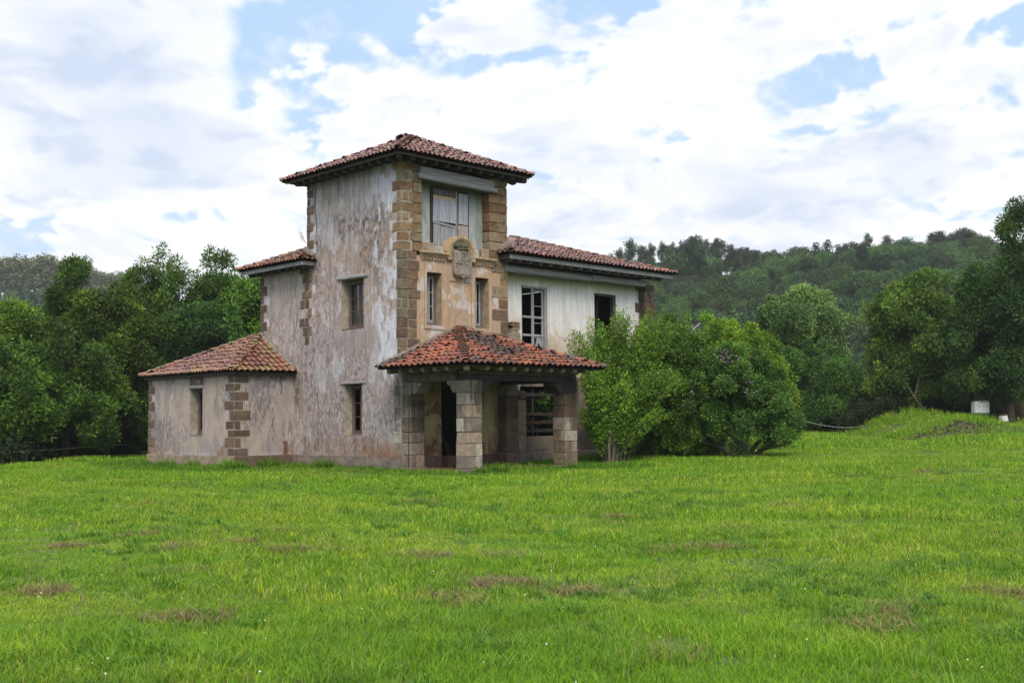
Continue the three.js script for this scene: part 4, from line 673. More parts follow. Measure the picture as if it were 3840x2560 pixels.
// ---------------------------------------------------------------- porch: posts, brackets, beams
reseed(61);
{
  const CY = [-0.2, 0.14, 0.51, 0.89, 1.24, 1.67, 2.06, 2.44];
  const post = (label, u0, u1, v0, v1, mats, top = 2.44) => {
    const g = thingPart('porch_post'); g.userData.label = label;
    for (let i = 0; i < CY.length - 1; i++) {
      const y0 = CY[i] + 0.004, y1 = Math.min(CY[i + 1], top) - 0.004, p = i < 1 ? 0.03 : rr(-0.004, 0.008);
      if (rnd() < 0.55) boxUV(g, 'stone', u0 - p, u1 + p, y0, y1, v0 - p, v1 + p, pick(mats), rr(0.012, 0.022), 0.006);
      else if (rnd() < 0.5) { const c = lerp(u0, u1, rr(0.4, 0.6)); boxUV(g, 'stone', u0 - p, c - 0.003, y0, y1, v0 - p, v1 + p, pick(mats), rr(0.012, 0.02), 0.005); boxUV(g, 'stone', c + 0.003, u1 + p, y0, y1, v0 - p, v1 + p, pick(mats), rr(0.012, 0.02), 0.005); }
      else { const c = lerp(v0, v1, rr(0.4, 0.6)); boxUV(g, 'stone', u0 - p, u1 + p, y0, y1, v0 - p, c - 0.003, pick(mats), rr(0.012, 0.02), 0.005); boxUV(g, 'stone', u0 - p, u1 + p, y0, y1, c + 0.003, v1 + p, pick(mats), rr(0.012, 0.02), 0.005); }
    }
    return g;
  };
  const p1 = post('pale grey stone porch post at the front corner', 0, 0.56, -3.19, -2.63, M.grey), p2 = post('brown and grey stone porch post on the right', 4.25, 4.81, -3.19, -2.63, [M.grey[0], M.grey[1], M.grey[4], M.brown[3], M.rust[1]]), p3 = post('stone pilaster at the tower corner, stained by dead creeper', 0, 0.58, -0.44, -0.02, [M.grey[1], M.grey[3], M.grey[4], M.brown[3]]), p4 = post('brown stone pilaster at the back of the porch', 4.23, 4.8, -0.44, -0.03, [...M.rust, M.brown[2], M.brown[0]]);
  for (const [g, u0, u1, v0, v1] of [[p1, 0, 0.56, -3.19, -2.63], [p2, 4.25, 4.81, -3.19, -2.63], [p3, 0, 0.58, -0.44, -0.02], [p4, 4.23, 4.8, -0.44, -0.03]]) boxUV(g, 'capital', u0 - 0.004, u1 + 0.004, 2.445, 2.815, v0 - 0.004, v1 + 0.004, g === p2 ? M.darkWood : M.grey[1], 0.012, 0.003);
  // carved panels on the corner capital
  for (const [y0, y1, v0, v1, t] of [[2.5, 2.75, -3.12, -2.76, 0.008], [2.55, 2.7, -3.06, -2.82, 0.014], [2.59, 2.66, -3.0, -2.88, 0.02]]) boxUV(p1, 'carved_panel', -0.004 - t, -0.003, y0, y1, v0, v1, M.grey[1], 0.004, 0.001);
  const bracket = (g, dir, len, at0, at1, base, m) => { // a scrolled corbel under a beam; dir 'u+' 'u-' 'v+' 'v-'
    const s = new THREE.Shape(); s.moveTo(0, 0.36); s.lineTo(len, 0.36); s.lineTo(len, 0.27); s.quadraticCurveTo(len * 0.74, 0.25, len * 0.62, 0.14); s.quadraticCurveTo(len * 0.5, 0.01, len * 0.28, 0.0); s.quadraticCurveTo(len * 0.12, 0.0, 0, 0.06); s.closePath();
    const x = new THREE.ExtrudeGeometry(s, { depth: at1 - at0, bevelEnabled: true, bevelSize: 0.006, bevelThickness: 0.006, bevelSegments: 1, curveSegments: 8 }), o = part(g, 'bracket', x, m);
    if (dir === 'u+') o.position.set(base, 2.45, -at1); else if (dir === 'u-') { o.rotation.y = Math.PI; o.position.set(base, 2.45, -at0); } else if (dir === 'v+') { o.rotation.y = Math.PI / 2; o.position.set(at0, 2.45, -base); } else { o.rotation.y = -Math.PI / 2; o.position.set(at1, 2.45, -base); }
  };
  bracket(p1, 'u+', 0.46, -3.14, -2.7, 0.57, M.blackWood); bracket(p1, 'v+', 0.46, 0.05, 0.5, -2.62, M.grey[1]); bracket(p3, 'v-', 0.46, 0.05, 0.5, -0.45, M.grey[1]); bracket(p2, 'u-', 0.46, -3.14, -2.7, 4.24, M.blackWood); bracket(p2, 'v+', 0.46, 4.3, 4.75, -2.62, M.blackWood);
  boxUV(house, 'porch_beam', -0.01, 0.45, 2.82, 3.12, -2.62, -0.02, std({ color: col(112, 108, 92), map: stoneMap, bumpMap: stoneBump, bumpScale: 0.015, roughness: 0.9 }), 0.012, 0.004);
  boxUV(house, 'porch_beam', 0.0, 4.81, 2.82, 2.99, -3.2, -2.75, M.blackWood, 0.012, 0.005); boxUV(house, 'porch_beam', 0.0, 4.81, 2.995, 3.12, -3.17, -2.75, std({ color: col(116, 110, 92), map: stoneMap, roughness: 0.9 }), 0.012, 0.006);
  boxUV(house, 'porch_beam', 4.36, 4.8, 2.82, 3.12, -2.74, -0.02, M.blackWood, 0.012, 0.004); boxUV(house, 'porch_ceiling', 0.1, 4.7, 3.13, 3.17, -3.1, -0.02, M.deck, 0.004, 0.002); boxUV(house, 'porch_floor', 0.0, 4.75, -0.2, 0.09, -2.9, -0.06, M.earthFloor, 0.02, 0.01);
  // loose bricks of a broken wall head beside the tower
  for (let i = 0; i < 9; i++) { const o = boxUV(house, 'brick', 5.0 + rr(-0.06, 0.06), 5.36 + rr(-0.1, 0.06), 4.66 + i * 0.045, 4.7 + i * 0.045, 0.02, 0.3, pick([M.rust[1], M.grey[2], M.brown[1], M.pale]), 0.006, 0.005); o.rotation.y = rr(-0.1, 0.1); }
  boxUV(wingWall, 'stone', 4.79, 5.4, 4.25, 4.65, 0.0, 0.325, M.ochre[3], 0.02, 0.008); boxUV(wingWall, 'stone', 5.25, 5.66, 0.5, 2.3, 0.02, 0.325, M.pale, 0.02, 0.006); boxUV(wingWall, 'stone', 5.25, 5.72, 2.31, 2.62, 0.0, 0.325, M.rust[1], 0.05, 0.02);
  // thin black pipe down the pilaster, two rods leaning in the doorway
  part(house, 'pipe', new THREE.TubeGeometry(new THREE.CatmullRomCurve3([V(-0.02, 0.05, -0.36), V(-0.03, 1.0, -0.38), V(-0.02, 2.4, -0.4)]), 12, 0.012, 6), M.metal);
  for (const [a, b, n] of [[V(1.0, 0.05, -1.3), V(1.52, 1.5, -0.06), 'left'], [V(1.35, 0.05, -1.25), V(1.56, 1.2, -0.06), 'right']]) { const o = thing('metal_rod', n === 'left' ? 'longer thin rusty rod leaning by the dark porch doorway' : 'shorter thin rusty rod leaning by the dark porch doorway', 'rod', a.toArray()); part(o, 'shaft', new THREE.TubeGeometry(new THREE.CatmullRomCurve3([new THREE.Vector3(), b.clone().sub(a).multiplyScalar(0.5).add(new THREE.Vector3(0.03, 0, 0)), b.clone().sub(a)]), 10, 0.011, 6), M.metal); }
}
// ---------------------------------------------------------------- the lie of the land (D metres ahead of where the photographer stood, S metres to the right)
const EYE = new THREE.Vector3(-22.8226, 1.6, 28.5831), FX = 0.69697, FZ = -0.71710, RX = 0.71710, RZ = 0.69697;
const toDS = (x, z) => [(x - EYE.x) * FX + (z - EYE.z) * FZ, (x - EYE.x) * RX + (z - EYE.z) * RZ];
const toXZ = (D, S) => [EYE.x + D * FX + S * RX, EYE.z + D * FZ + S * RZ];
const lawnEdge = (D) => -19.5 + (D - 43) * 0.055 + Math.sin(D * 0.31) * 0.25; // left of this: the wood
function hillHeight(D, S) {
  const r = Math.hypot(D, S), a = Math.atan2(S, D) * 57.2958;
  const ridgeR = a > 2 ? lerp(20, 41, sst(a, 2, 6.5)) + Math.sin(a * 0.7) * 0.8 + 2.5 * sst(a, 11, 15) : 0, ridgeL = a < -4 ? 42 * sst(-a, 4, 17) + 3 * sst(-a, 20, 26) : 0;
  const t = sst(r, 105, 345), tl = sst(r, 140, 440), far = 1 - sst(r, 380, 700) * 0.6;
  return (Math.max(ridgeR * Math.pow(t, 1.15), ridgeL * Math.pow(tl, 1.15), 6 * t) + (vn(D / 40, S / 40) - 0.5) * 4 * t) * far;
}
function height(x, z) {
  const [D, S] = toDS(x, z); if (D < 0) return -0.004 * Math.min(60, -D);
  let h = sst(D, 33, 46) * 0.25 * sst(S, 0, 7) + sst(D, 45, 80) * 0.55 * sst(S, 5, 17);
  const m = sst(S, 19, 22.6) * (1 - sst(S, 46, 60));
  h += m * (0.32 * sst(D, 38, 55) + 0.58 * sst(D, 55.2, 56.5 + (vn(S * 0.9, 4) - 0.5) * 1.4) * sst(S, 18.4, 20.4) * (1 - 0.6 * sst(S, 23.2, 25.5)) + 0.22 * sst(D, 57, 66));
  if (D > 54 && D < 58 && S > 18 && S < 25) h += (fbm(S * 2.3, D * 2.3, 3) - 0.5) * 0.35 * sst(D, 54.8, 55.6) * (1 - sst(D, 56.6, 57.6));
  const e = lawnEdge(D) - S; if (e > 0) h -= 0.9 * sst(e, 0, 4) * sst(D, 20, 40);
  h += (fbm(x * 0.35, z * 0.35, 3) - 0.5) * 0.07 * (1 - sst(Math.abs(x - 2) + Math.abs(z + 3), 6, 14) * 0 ) * sst(D, 3, 8);
  return h + hillHeight(D, S);
}
const onHouse = (x, z, pad = 0) => { const u = x, v = -z; return (u > -0.1 - pad && u < 13 + pad && v > -0.1 - pad && v < 9 + pad) || (u > -2.5 - pad && u < 3 && v > 6.1 - pad && v < 12.6 + pad) || (u > -0.05 - pad && u < 4.85 + pad && v > -3.0 - pad && v < 0); };
// cut patches of dry clippings and bare soil on the lawn: pixel-free list of D, S, half width, half depth, strength
const bare = [];
{ // where the photograph shows them, worked out on the flat lawn: [x, y] over 3840 x 2560, radius in metres
  const list = [[520, 2012, 0.3], [875, 2010, 0.35], [950, 2005, 0.25], [680, 2062, 0.3], [700, 2058, 0.25], [880, 2050, 0.2], [1070, 2005, 0.25], [1110, 2075, 0.35], [1190, 2080, 0.3], [1540, 2098, 0.3], [1600, 2100, 0.35], [1660, 2103, 0.3], [1880, 2090, 0.3], [1920, 2092, 0.25], [740, 2162, 0.25], [1860, 2200, 0.28], [1910, 2195, 0.22], [2270, 1965, 0.2], [2795, 1992, 0.22], [2480, 2072, 0.3], [2560, 2066, 0.32], [2640, 2064, 0.34], [2720, 2060, 0.3], [600, 1890, 0.5], [660, 1790, 0.6], [260, 2052, 0.3], [2340, 1940, 0.35], [3260, 2350, 0.3], [3330, 2300, 0.35], [200, 2230, 0.3], [1650, 2260, 0.4], [3800, 2240, 0.35], [1600, 1880, 0.5], [3180, 1790, 0.6], [3480, 1770, 0.7], [2960, 1900, 0.4], [2140, 2220, 0.25], [720, 2330, 0.3], [2480, 2470, 0.22]];
  for (const [px, py, r] of list) { const den = (py - 1280) / 4252.65, up = 0.069001 - 0.009418 * ((px - 1920) / 4252.65) - 0.997572 * den; if (up > -0.01) continue; const t = 1.6 / -up, dx = 0.695305 + 0.717526 * ((px - 1920) / 4252.65) - 0.041319 * -den, dv = 0.715395 - 0.696468 * ((px - 1920) / 4252.65) + 0.056059 * den; const X = EYE.x + dx * t, Z = EYE.z - dv * t; bare.push([X, Z, r * 0.72]); }
}
const bareAt = (x, z) => { let b = 0; for (const [X, Z, r] of bare) { const q = ((x - X) ** 2 + (z - Z) ** 2) / (r * r * 1.4); if (q < 5) b = Math.max(b, Math.exp(-q) ); } return b; };
{
  const rs = [0]; for (let r = 1.2; r < 1500; r *= r < 20 ? 1.03 : r < 95 ? 1.009 : 1.03) rs.push(r);
  const an = []; for (let a = -180; a < -36; a += 6) an.push(a); for (let a = -36; a <= 36; a += 0.35) an.push(a); for (let a = 42; a <= 180; a += 6) an.push(a);
  const pos = [], colr = [], uv = [], idx = [], nA = an.length;
  const green = [0.055, 0.105, 0.016], yell = [0.13, 0.15, 0.04], brown = [0.085, 0.055, 0.032], dark = [0.028, 0.03, 0.016], wood = [0.02, 0.03, 0.012];
  for (const r of rs) for (const a of an) {
    const D = r * Math.cos(a / 57.2958), S = r * Math.sin(a / 57.2958), [x, z] = toXZ(D, S), y = height(x, z);
    pos.push(x, y, z); uv.push(x, z);
    let c = mix3(green, yell, sst(fbm(x * 0.25, z * 0.25, 4), 0.45, 0.7) * 0.5 + sst(fbm(x * 1.3, z * 1.3, 3), 0.5, 0.7) * 0.3); c = mix3(c, brown, bareAt(x, z) * 0.8);
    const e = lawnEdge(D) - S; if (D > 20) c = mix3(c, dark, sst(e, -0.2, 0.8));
    if (D > 40 && S > 8) c = mix3(c, [0.075, 0.055, 0.035], sst(D, 54.6, 55.4) * (1 - sst(D, 56.6, 57.6)) * sst(S, 18.8, 20) * (1 - sst(S, 23, 24.5)) * 0.55);
    c = mix3(c, wood, sst(r, 84, 96)); colr.push(...c);
  }
  for (let i = 1; i < rs.length; i++) for (let j = 0; j < nA - 1; j++) { const a = (i - 1) * nA + j, b = i * nA + j; idx.push(a, a + 1, b, a + 1, b + 1, b); }
  const g = new THREE.BufferGeometry(); g.setAttribute('position', new THREE.Float32BufferAttribute(pos, 3)); g.setAttribute('color', new THREE.Float32BufferAttribute(colr, 3)); g.setAttribute('uv', new THREE.Float32BufferAttribute(uv, 2)); g.setIndex(idx); g.computeVertexNormals();
  if (g.attributes.normal.getY(10) < 0) { for (let i = 0; i < idx.length; i += 3) [idx[i + 1], idx[i + 2]] = [idx[i + 2], idx[i + 1]]; g.setIndex(idx); g.computeVertexNormals(); }
  const soilMap = tiled(rawTexture(512, 512, (x, y) => { const f = wrapNoise(512, (a, b) => fbm(a / 20, b / 20, 5, 0.65))(x, y); const v = 0.45 + f * 0.9 + (vn(x / 2, y / 2) - 0.5) * 0.3; return [v, v, v * 0.95]; }, true), 0.4);
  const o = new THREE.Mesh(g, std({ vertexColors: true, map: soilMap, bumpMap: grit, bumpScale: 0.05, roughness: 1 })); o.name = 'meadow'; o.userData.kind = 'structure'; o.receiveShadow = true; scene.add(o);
}

// ---------------------------------------------------------------- grass: patches of blades, many sizes, laid over the lawn
const leafMat = (o = {}) => new THREE.MeshPhysicalMaterial({ vertexColors: true, transmission: 0.35, thickness: 0, roughness: 0.85, side: THREE.DoubleSide, specularIntensity: 0.6, ...o });
const GM = leafMat({ transmission: 0.4, roughness: 0.8, specularIntensity: 0.25 });
function bladePatch(size, n, len, wid, lean, tones) {
  const pos = [], colr = [], nor = [];
  for (let i = 0; i < n; i++) {
    const x = rr(-0.5, 0.5) * size, z = rr(-0.5, 0.5) * size, a = rr(0, 6.283), b = a + rr(-0.6, 0.6) + 1.57, L = len * rr(0.45, 1.25), w = wid * rr(0.6, 1.2), dx = Math.cos(a), dz = Math.sin(a), bx = Math.cos(b) * lean * rr(0.2, 1.5) * L, bz = Math.sin(b) * lean * rr(0.2, 1.5) * L, hgt = L * rr(0.7, 1);
    const p = [[x - dx * w / 2, -0.02, z - dz * w / 2], [x + dx * w / 2, -0.02, z + dz * w / 2], [x - dx * w * 0.4 + bx * 0.35, hgt * 0.6, z - dz * w * 0.4 + bz * 0.35], [x + dx * w * 0.4 + bx * 0.35, hgt * 0.6, z + dz * w * 0.4 + bz * 0.35], [x + bx, hgt * 0.96, z + bz]];
    const t = tones[Math.floor(rnd() * rnd() * tones.length)], s = rr(0.75, 1.25), c = [t[0] * s, t[1] * s, t[2] * s];
    for (const q of [0, 1, 2, 1, 3, 2, 2, 3, 4]) { pos.push(...p[q]); colr.push(...c); nor.push(-dz * 0.55, 0.83, dx * 0.55); }
  }
  const g = new THREE.BufferGeometry(); g.setAttribute('position', new THREE.Float32BufferAttribute(pos, 3)); g.setAttribute('color', new THREE.Float32BufferAttribute(colr, 3)); g.computeVertexNormals(); return g;
}
const GREENS = [[0.169, 0.352, 0.014], [0.213, 0.404, 0.019], [0.116, 0.278, 0.013], [0.272, 0.419, 0.027], [0.082, 0.199, 0.013], [0.116, 0.294, 0.031], [0.320, 0.419, 0.074], [0.380, 0.340, 0.150], [0.200, 0.160, 0.080]];
const DRY = [[0.30, 0.24, 0.12], [0.21, 0.15, 0.08], [0.38, 0.32, 0.17], [0.13, 0.10, 0.05], [0.18, 0.24, 0.05]];
{
  reseed(71);
  const root = new THREE.Group(); root.name = 'grass'; root.userData = { label: 'mown green grass of the meadow', kind: 'stuff' }; scene.add(root);
  // D range, cell size, blades, length, width
  const kinds = [[2.5, 10, 0.36, 480, 0.060, 0.0044, 0.95], [10, 17, 0.5, 460, 0.062, 0.0072, 0.85], [17, 28, 0.8, 500, 0.068, 0.012, 0.7], [28, 46, 1.2, 540, 0.085, 0.021, 0.5], [46, 92, 1.3, 300, 0.13, 0.036, 0.45]];
  const mtx = new THREE.Matrix4(), q = new THREE.Quaternion(), e = new THREE.Euler(), p = new THREE.Vector3(), s = new THREE.Vector3(), c = new THREE.Color();
  const UPV = new THREE.Vector3(0, 1, 0), nv = new THREE.Vector3(), q3 = new THREE.Quaternion();
  kinds.forEach(([D0, D1, cell, n, len, wid, lean], ki) => {
    const geos = [bladePatch(cell * 1.25, n, len, wid, lean, GREENS), bladePatch(cell * 1.25, n, len * 0.75, wid, lean * 1.2, GREENS), bladePatch(cell * 1.2, Math.round(n * 0.9), len * 1.5, wid * 1.15, lean, GREENS)], items = [[], [], []];
    for (let D = D0; D < D1; D += cell * 0.86) for (let S = -0.475 * D - (D < 28 ? 7 : 4); S < 0.475 * D + (D < 28 ? 7 : 12); S += cell * 0.86) {
      const d = D + rr(-0.4, 0.4) * cell, sS = S + rr(-0.4, 0.4) * cell, [x, z] = toXZ(d, sS);
      if (onHouse(x, z, 0.05) || sS < lawnEdge(d) - 0.3 || hillHeight(d, sS) > 1.2) continue;
      const b = bareAt(x, z), dirt = d > 54.6 && d < 57.4 && sS > 18.8 && sS < 24 ? 0.7 : 0; if (rnd() < b * 0.55 || rnd() < dirt * 0.5) continue;
      const tuft = fbm(x * 0.55 + 7, z * 0.55, 3), k = tuft > 0.58 ? 2 : tuft < 0.44 ? 1 : 0, y = height(x, z);
      const tall = (d > 57 && sS > 20 ? 1.6 : 1) * (onHouse(x, z, 0.5) ? 1.9 : onHouse(x, z, 1.4) ? 1.25 : 1) * (d > 62 ? 1.15 : 1);
      p.set(x, y, z); { const w = cell * 0.5, gx = (height(x + w, z) - height(x - w, z)) / (2 * w), gz = (height(x, z + w) - height(x, z - w)) / (2 * w); q.setFromUnitVectors(UPV, nv.set(-gx, 1, -gz).normalize()).multiply(q3.setFromAxisAngle(UPV, rr(0, 6.283))); } s.set(1, rr(0.8, 1.2) * tall * (0.42 + tuft * 1.15), 1);
      const big = fbm(x * 0.16 + 3, z * 0.16 + 8, 4), f = fbm(x * 0.9, z * 0.9 + 5, 3), yel = sst(big * 0.45 + f * 0.4 + fbm(x * 3.1, z * 3.1, 2) * 0.3, 0.48, 0.72), dim = 0.74 + f * 0.3 + fbm(x * 2.6 + 40, z * 2.6, 2) * 0.26;
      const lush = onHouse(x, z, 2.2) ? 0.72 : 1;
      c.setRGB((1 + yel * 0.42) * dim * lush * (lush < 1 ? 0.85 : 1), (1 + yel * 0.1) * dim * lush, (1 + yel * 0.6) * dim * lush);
      items[k].push([mtx.compose(p, q, s).clone(), c.clone()]);
    }
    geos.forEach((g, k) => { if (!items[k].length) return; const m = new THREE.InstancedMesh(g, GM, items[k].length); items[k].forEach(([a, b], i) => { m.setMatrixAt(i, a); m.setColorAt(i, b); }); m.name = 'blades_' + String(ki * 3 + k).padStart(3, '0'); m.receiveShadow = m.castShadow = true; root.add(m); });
  });
  { // coarser tufts standing out of the sward
    const geos = [bladePatch(0.14, 46, 0.105, 0.006, 0.9, [[0.13, 0.29, 0.02], [0.17, 0.34, 0.03], [0.12, 0.28, 0.04]]), bladePatch(0.16, 40, 0.13, 0.007, 1.0, [[0.15, 0.30, 0.03], [0.22, 0.36, 0.06], [0.32, 0.34, 0.12]]), bladePatch(0.2, 30, 0.09, 0.013, 1.1, [[0.08, 0.21, 0.025], [0.12, 0.26, 0.05]])], items = [[], [], []];
    for (let i = 0; i < 3600; i++) { const D = 4.8 + 27 * rnd() ** 1.6, S = rr(-0.47, 0.47) * D, [x, z] = toXZ(D, S); if (onHouse(x, z) || fbm(x * 0.7 + 9, z * 0.7, 3) < 0.5) continue; const k = Math.floor(rnd() * 3); p.set(x, height(x, z), z); q.setFromEuler(e.set(rr(-0.2, 0.2), rr(0, 6.28), rr(-0.2, 0.2))); s.set(1, 1, 1).multiplyScalar(rr(0.6, 1.25) * (D > 15 ? 1.25 : 1)); const g = rr(0.75, 1.2); items[k].push([mtx.compose(p, q, s).clone(), c.clone().setRGB(g, g, g)]); }
    geos.forEach((g, k) => { const m = new THREE.InstancedMesh(g, GM, items[k].length); items[k].forEach(([a, b], i) => { m.setMatrixAt(i, a); m.setColorAt(i, b); }); m.name = 'tufts_' + k; root.add(m); });
  }
  { // rank grass and weeds against the walls
    const geos = [bladePatch(0.4, 90, 0.20, 0.014, 0.7, GREENS), bladePatch(0.35, 70, 0.30, 0.016, 0.9, GREENS)], items = [[], []];
    const walk = [[-2.55, 12.6, -2.55, 6.1], [-2.5, 6.05, -0.1, 6.05], [-0.15, 6.1, -0.15, 0], [-0.15, 0, -0.15, -0.5], [0.1, -3.3, 0.7, -3.3], [0.7, -0.6, 1.6, -0.6], [4.2, -3.4, 5, -3.4], [5, -3.2, 5, -0.6], [5, -0.4, 12.9, 0.1], [5.2, -1, 12.9, -0.5], [0.6, -3.0, 4.4, -3.1]];
    for (const [u0, v0, u1, v1] of walk) { const L = Math.hypot(u1 - u0, v1 - v0), n = Math.ceil(L / 0.13); for (let i = 0; i < n; i++) { const t = rnd(), big = fbm((u0 + (u1 - u0) * t) * 1.7, (v0 + (v1 - v0) * t) * 1.7, 2), x = u0 + (u1 - u0) * t + rr(-0.12, 0.12), z = -(v0 + (v1 - v0) * t) + rr(-0.12, 0.12), k = big > 0.52 && rnd() < 0.6 ? 1 : 0; p.set(x, height(x, z), z); q.setFromEuler(e.set(0, rr(0, 6.28), 0)); s.set(1, rr(0.5, 1.3) * (0.5 + big), 1); const g = rr(0.6, 0.95); items[k].push([mtx.compose(p, q, s).clone(), c.clone().setRGB(g * 0.85, g, g)]); } }
    geos.forEach((g, k) => { const m = new THREE.InstancedMesh(g, GM, items[k].length); items[k].forEach(([a, b], i) => { m.setMatrixAt(i, a); m.setColorAt(i, b); }); m.name = 'weeds_' + k; root.add(m); });
  }
  // dry clippings lying in the bare places
  const hay = new THREE.Group(); hay.name = 'dry_clippings'; hay.userData = { label: 'brown dry grass clippings scattered on the meadow', kind: 'stuff' }; scene.add(hay);
  const hg = [bladePatch(0.34, 130, 0.05, 0.006, 2.2, DRY), bladePatch(0.4, 110, 0.09, 0.008, 1.8, DRY)], hi = [[], []];
  for (const [X, Z, r] of bare) for (let i = 0; i < 4; i++) { const x = X + rr(-1, 1) * r * 0.75, z = Z + rr(-1, 1) * r, k = i & 1; p.set(x, height(x, z) + 0.005, z); q.setFromEuler(e.set(0, rr(0, 6.28), 0)); s.setScalar(rr(0.8, 1.3)); hi[k].push(mtx.compose(p, q, s).clone()); }
  hg.forEach((g, k) => { const m = new THREE.InstancedMesh(g, GM, hi[k].length); hi[k].forEach((a, i) => m.setMatrixAt(i, a)); m.name = 'clippings_' + k; hay.add(m); });
  // white clover heads and yellow weed flowers
  const fl = new THREE.Group(); fl.name = 'clover_flowers'; fl.userData = { label: 'tiny white clover heads dotted over the near grass', kind: 'stuff' }; scene.add(fl);
  const ball = new THREE.IcosahedronGeometry(0.0055, 1), n = 80, m = new THREE.InstancedMesh(ball, std({ color: new THREE.Color().setRGB(0.75, 0.74, 0.66), roughness: 0.9 }), n);
  for (let i = 0; i < n; i++) { const D = rr(5, 17), S = rr(-0.46, 0.46) * D, [x, z] = toXZ(D, S + (S > 0 ? 0 : 0)); p.set(x, height(x, z) + rr(0.05, 0.09), z); m.setMatrixAt(i, mtx.compose(p, q, s.setScalar(rr(0.7, 1.3)))); } m.name = 'heads'; fl.add(m);
  const yf = new THREE.Group(); yf.name = 'yellow_flowers'; yf.userData = { label: 'small yellow weed flowers on the bank at the right', kind: 'stuff' }; scene.add(yf);
  const ym = new THREE.InstancedMesh(new THREE.IcosahedronGeometry(0.03, 1), std({ color: new THREE.Color().setRGB(0.6, 0.5, 0.04), roughness: 0.9 }), 45);
  for (let i = 0; i < 45; i++) { const D = rr(57, 66), S = rr(19, 29), [x, z] = toXZ(D, S); p.set(x, height(x, z) + rr(0.2, 0.42), z); ym.setMatrixAt(i, mtx.compose(p, q, s.setScalar(rr(0.6, 1.3)))); } ym.name = 'heads'; yf.add(ym);
}

// ---------------------------------------------------------------- foliage
function sprig(n, r, L, W, up = 0.5) { // a twig's worth of separate leaves
  const pos = [], colr = [], v = new THREE.Vector3(), d = new THREE.Vector3(), t = new THREE.Vector3(), nn = new THREE.Vector3();
  for (let i = 0; i < n; i++) {
    v.set(rr(-1, 1), rr(-0.8, 1), rr(-1, 1)).normalize().multiplyScalar(r * Math.cbrt(rnd())); d.copy(v).normalize().add(new THREE.Vector3(rr(-0.8, 0.8), rr(-0.6, 0.8) + up * 0.3, rr(-0.8, 0.8))).normalize();
    nn.set(rr(-1, 1), rr(0.1, 1.6), rr(-1, 1)).normalize(); t.crossVectors(d, nn).normalize(); nn.crossVectors(t, d).normalize();
    const l = L * rr(0.7, 1.25), w = W * rr(0.7, 1.25), a = v.clone(), b = v.clone().addScaledVector(d, l * 0.45).addScaledVector(t, w / 2).addScaledVector(nn, w * 0.15), c = v.clone().addScaledVector(d, l).addScaledVector(nn, -l * 0.12), e = v.clone().addScaledVector(d, l * 0.45).addScaledVector(t, -w / 2).addScaledVector(nn, w * 0.15);
    const s = rr(0.7, 1.3), k = [s * rr(0.9, 1.12), s, s * rr(0.8, 1.1)];
    for (const q of [a, b, c, a, c, e]) { pos.push(q.x, q.y, q.z); colr.push(...k); }
  }
  const g = new THREE.BufferGeometry(); g.setAttribute('position', new THREE.Float32BufferAttribute(pos, 3)); g.setAttribute('color', new THREE.Float32BufferAttribute(colr, 3)); g.computeVertexNormals(); return g;
}
reseed(81);
const SPRIGS = { tree: [0, 1, 2].map(() => sprig(20, 0.30, 0.16, 0.07)), bush: [0, 1, 2].map(() => sprig(16, 0.17, 0.10, 0.042)), narrow: [0, 1, 2].map(() => sprig(20, 0.26, 0.20, 0.05)), fine: [0, 1].map(() => sprig(24, 0.17, 0.06, 0.018)) };
const LEAF = leafMat({ transmission: 0.3, roughness: 0.55, specularIntensity: 0.45 }), GLOSS = leafMat({ transmission: 0.25, roughness: 0.38, specularIntensity: 1 });
const bark = std({ color: new THREE.Color().setRGB(0.09, 0.075, 0.06), map: woodMap, bumpMap: woodMap, bumpScale: 0.03, roughness: 0.95 }), paleBark = std({ color: new THREE.Color().setRGB(0.26, 0.23, 0.18), map: woodMap, bumpMap: woodMap, bumpScale: 0.02, roughness: 0.95 });
const UP = new THREE.Vector3(0, 1, 0);
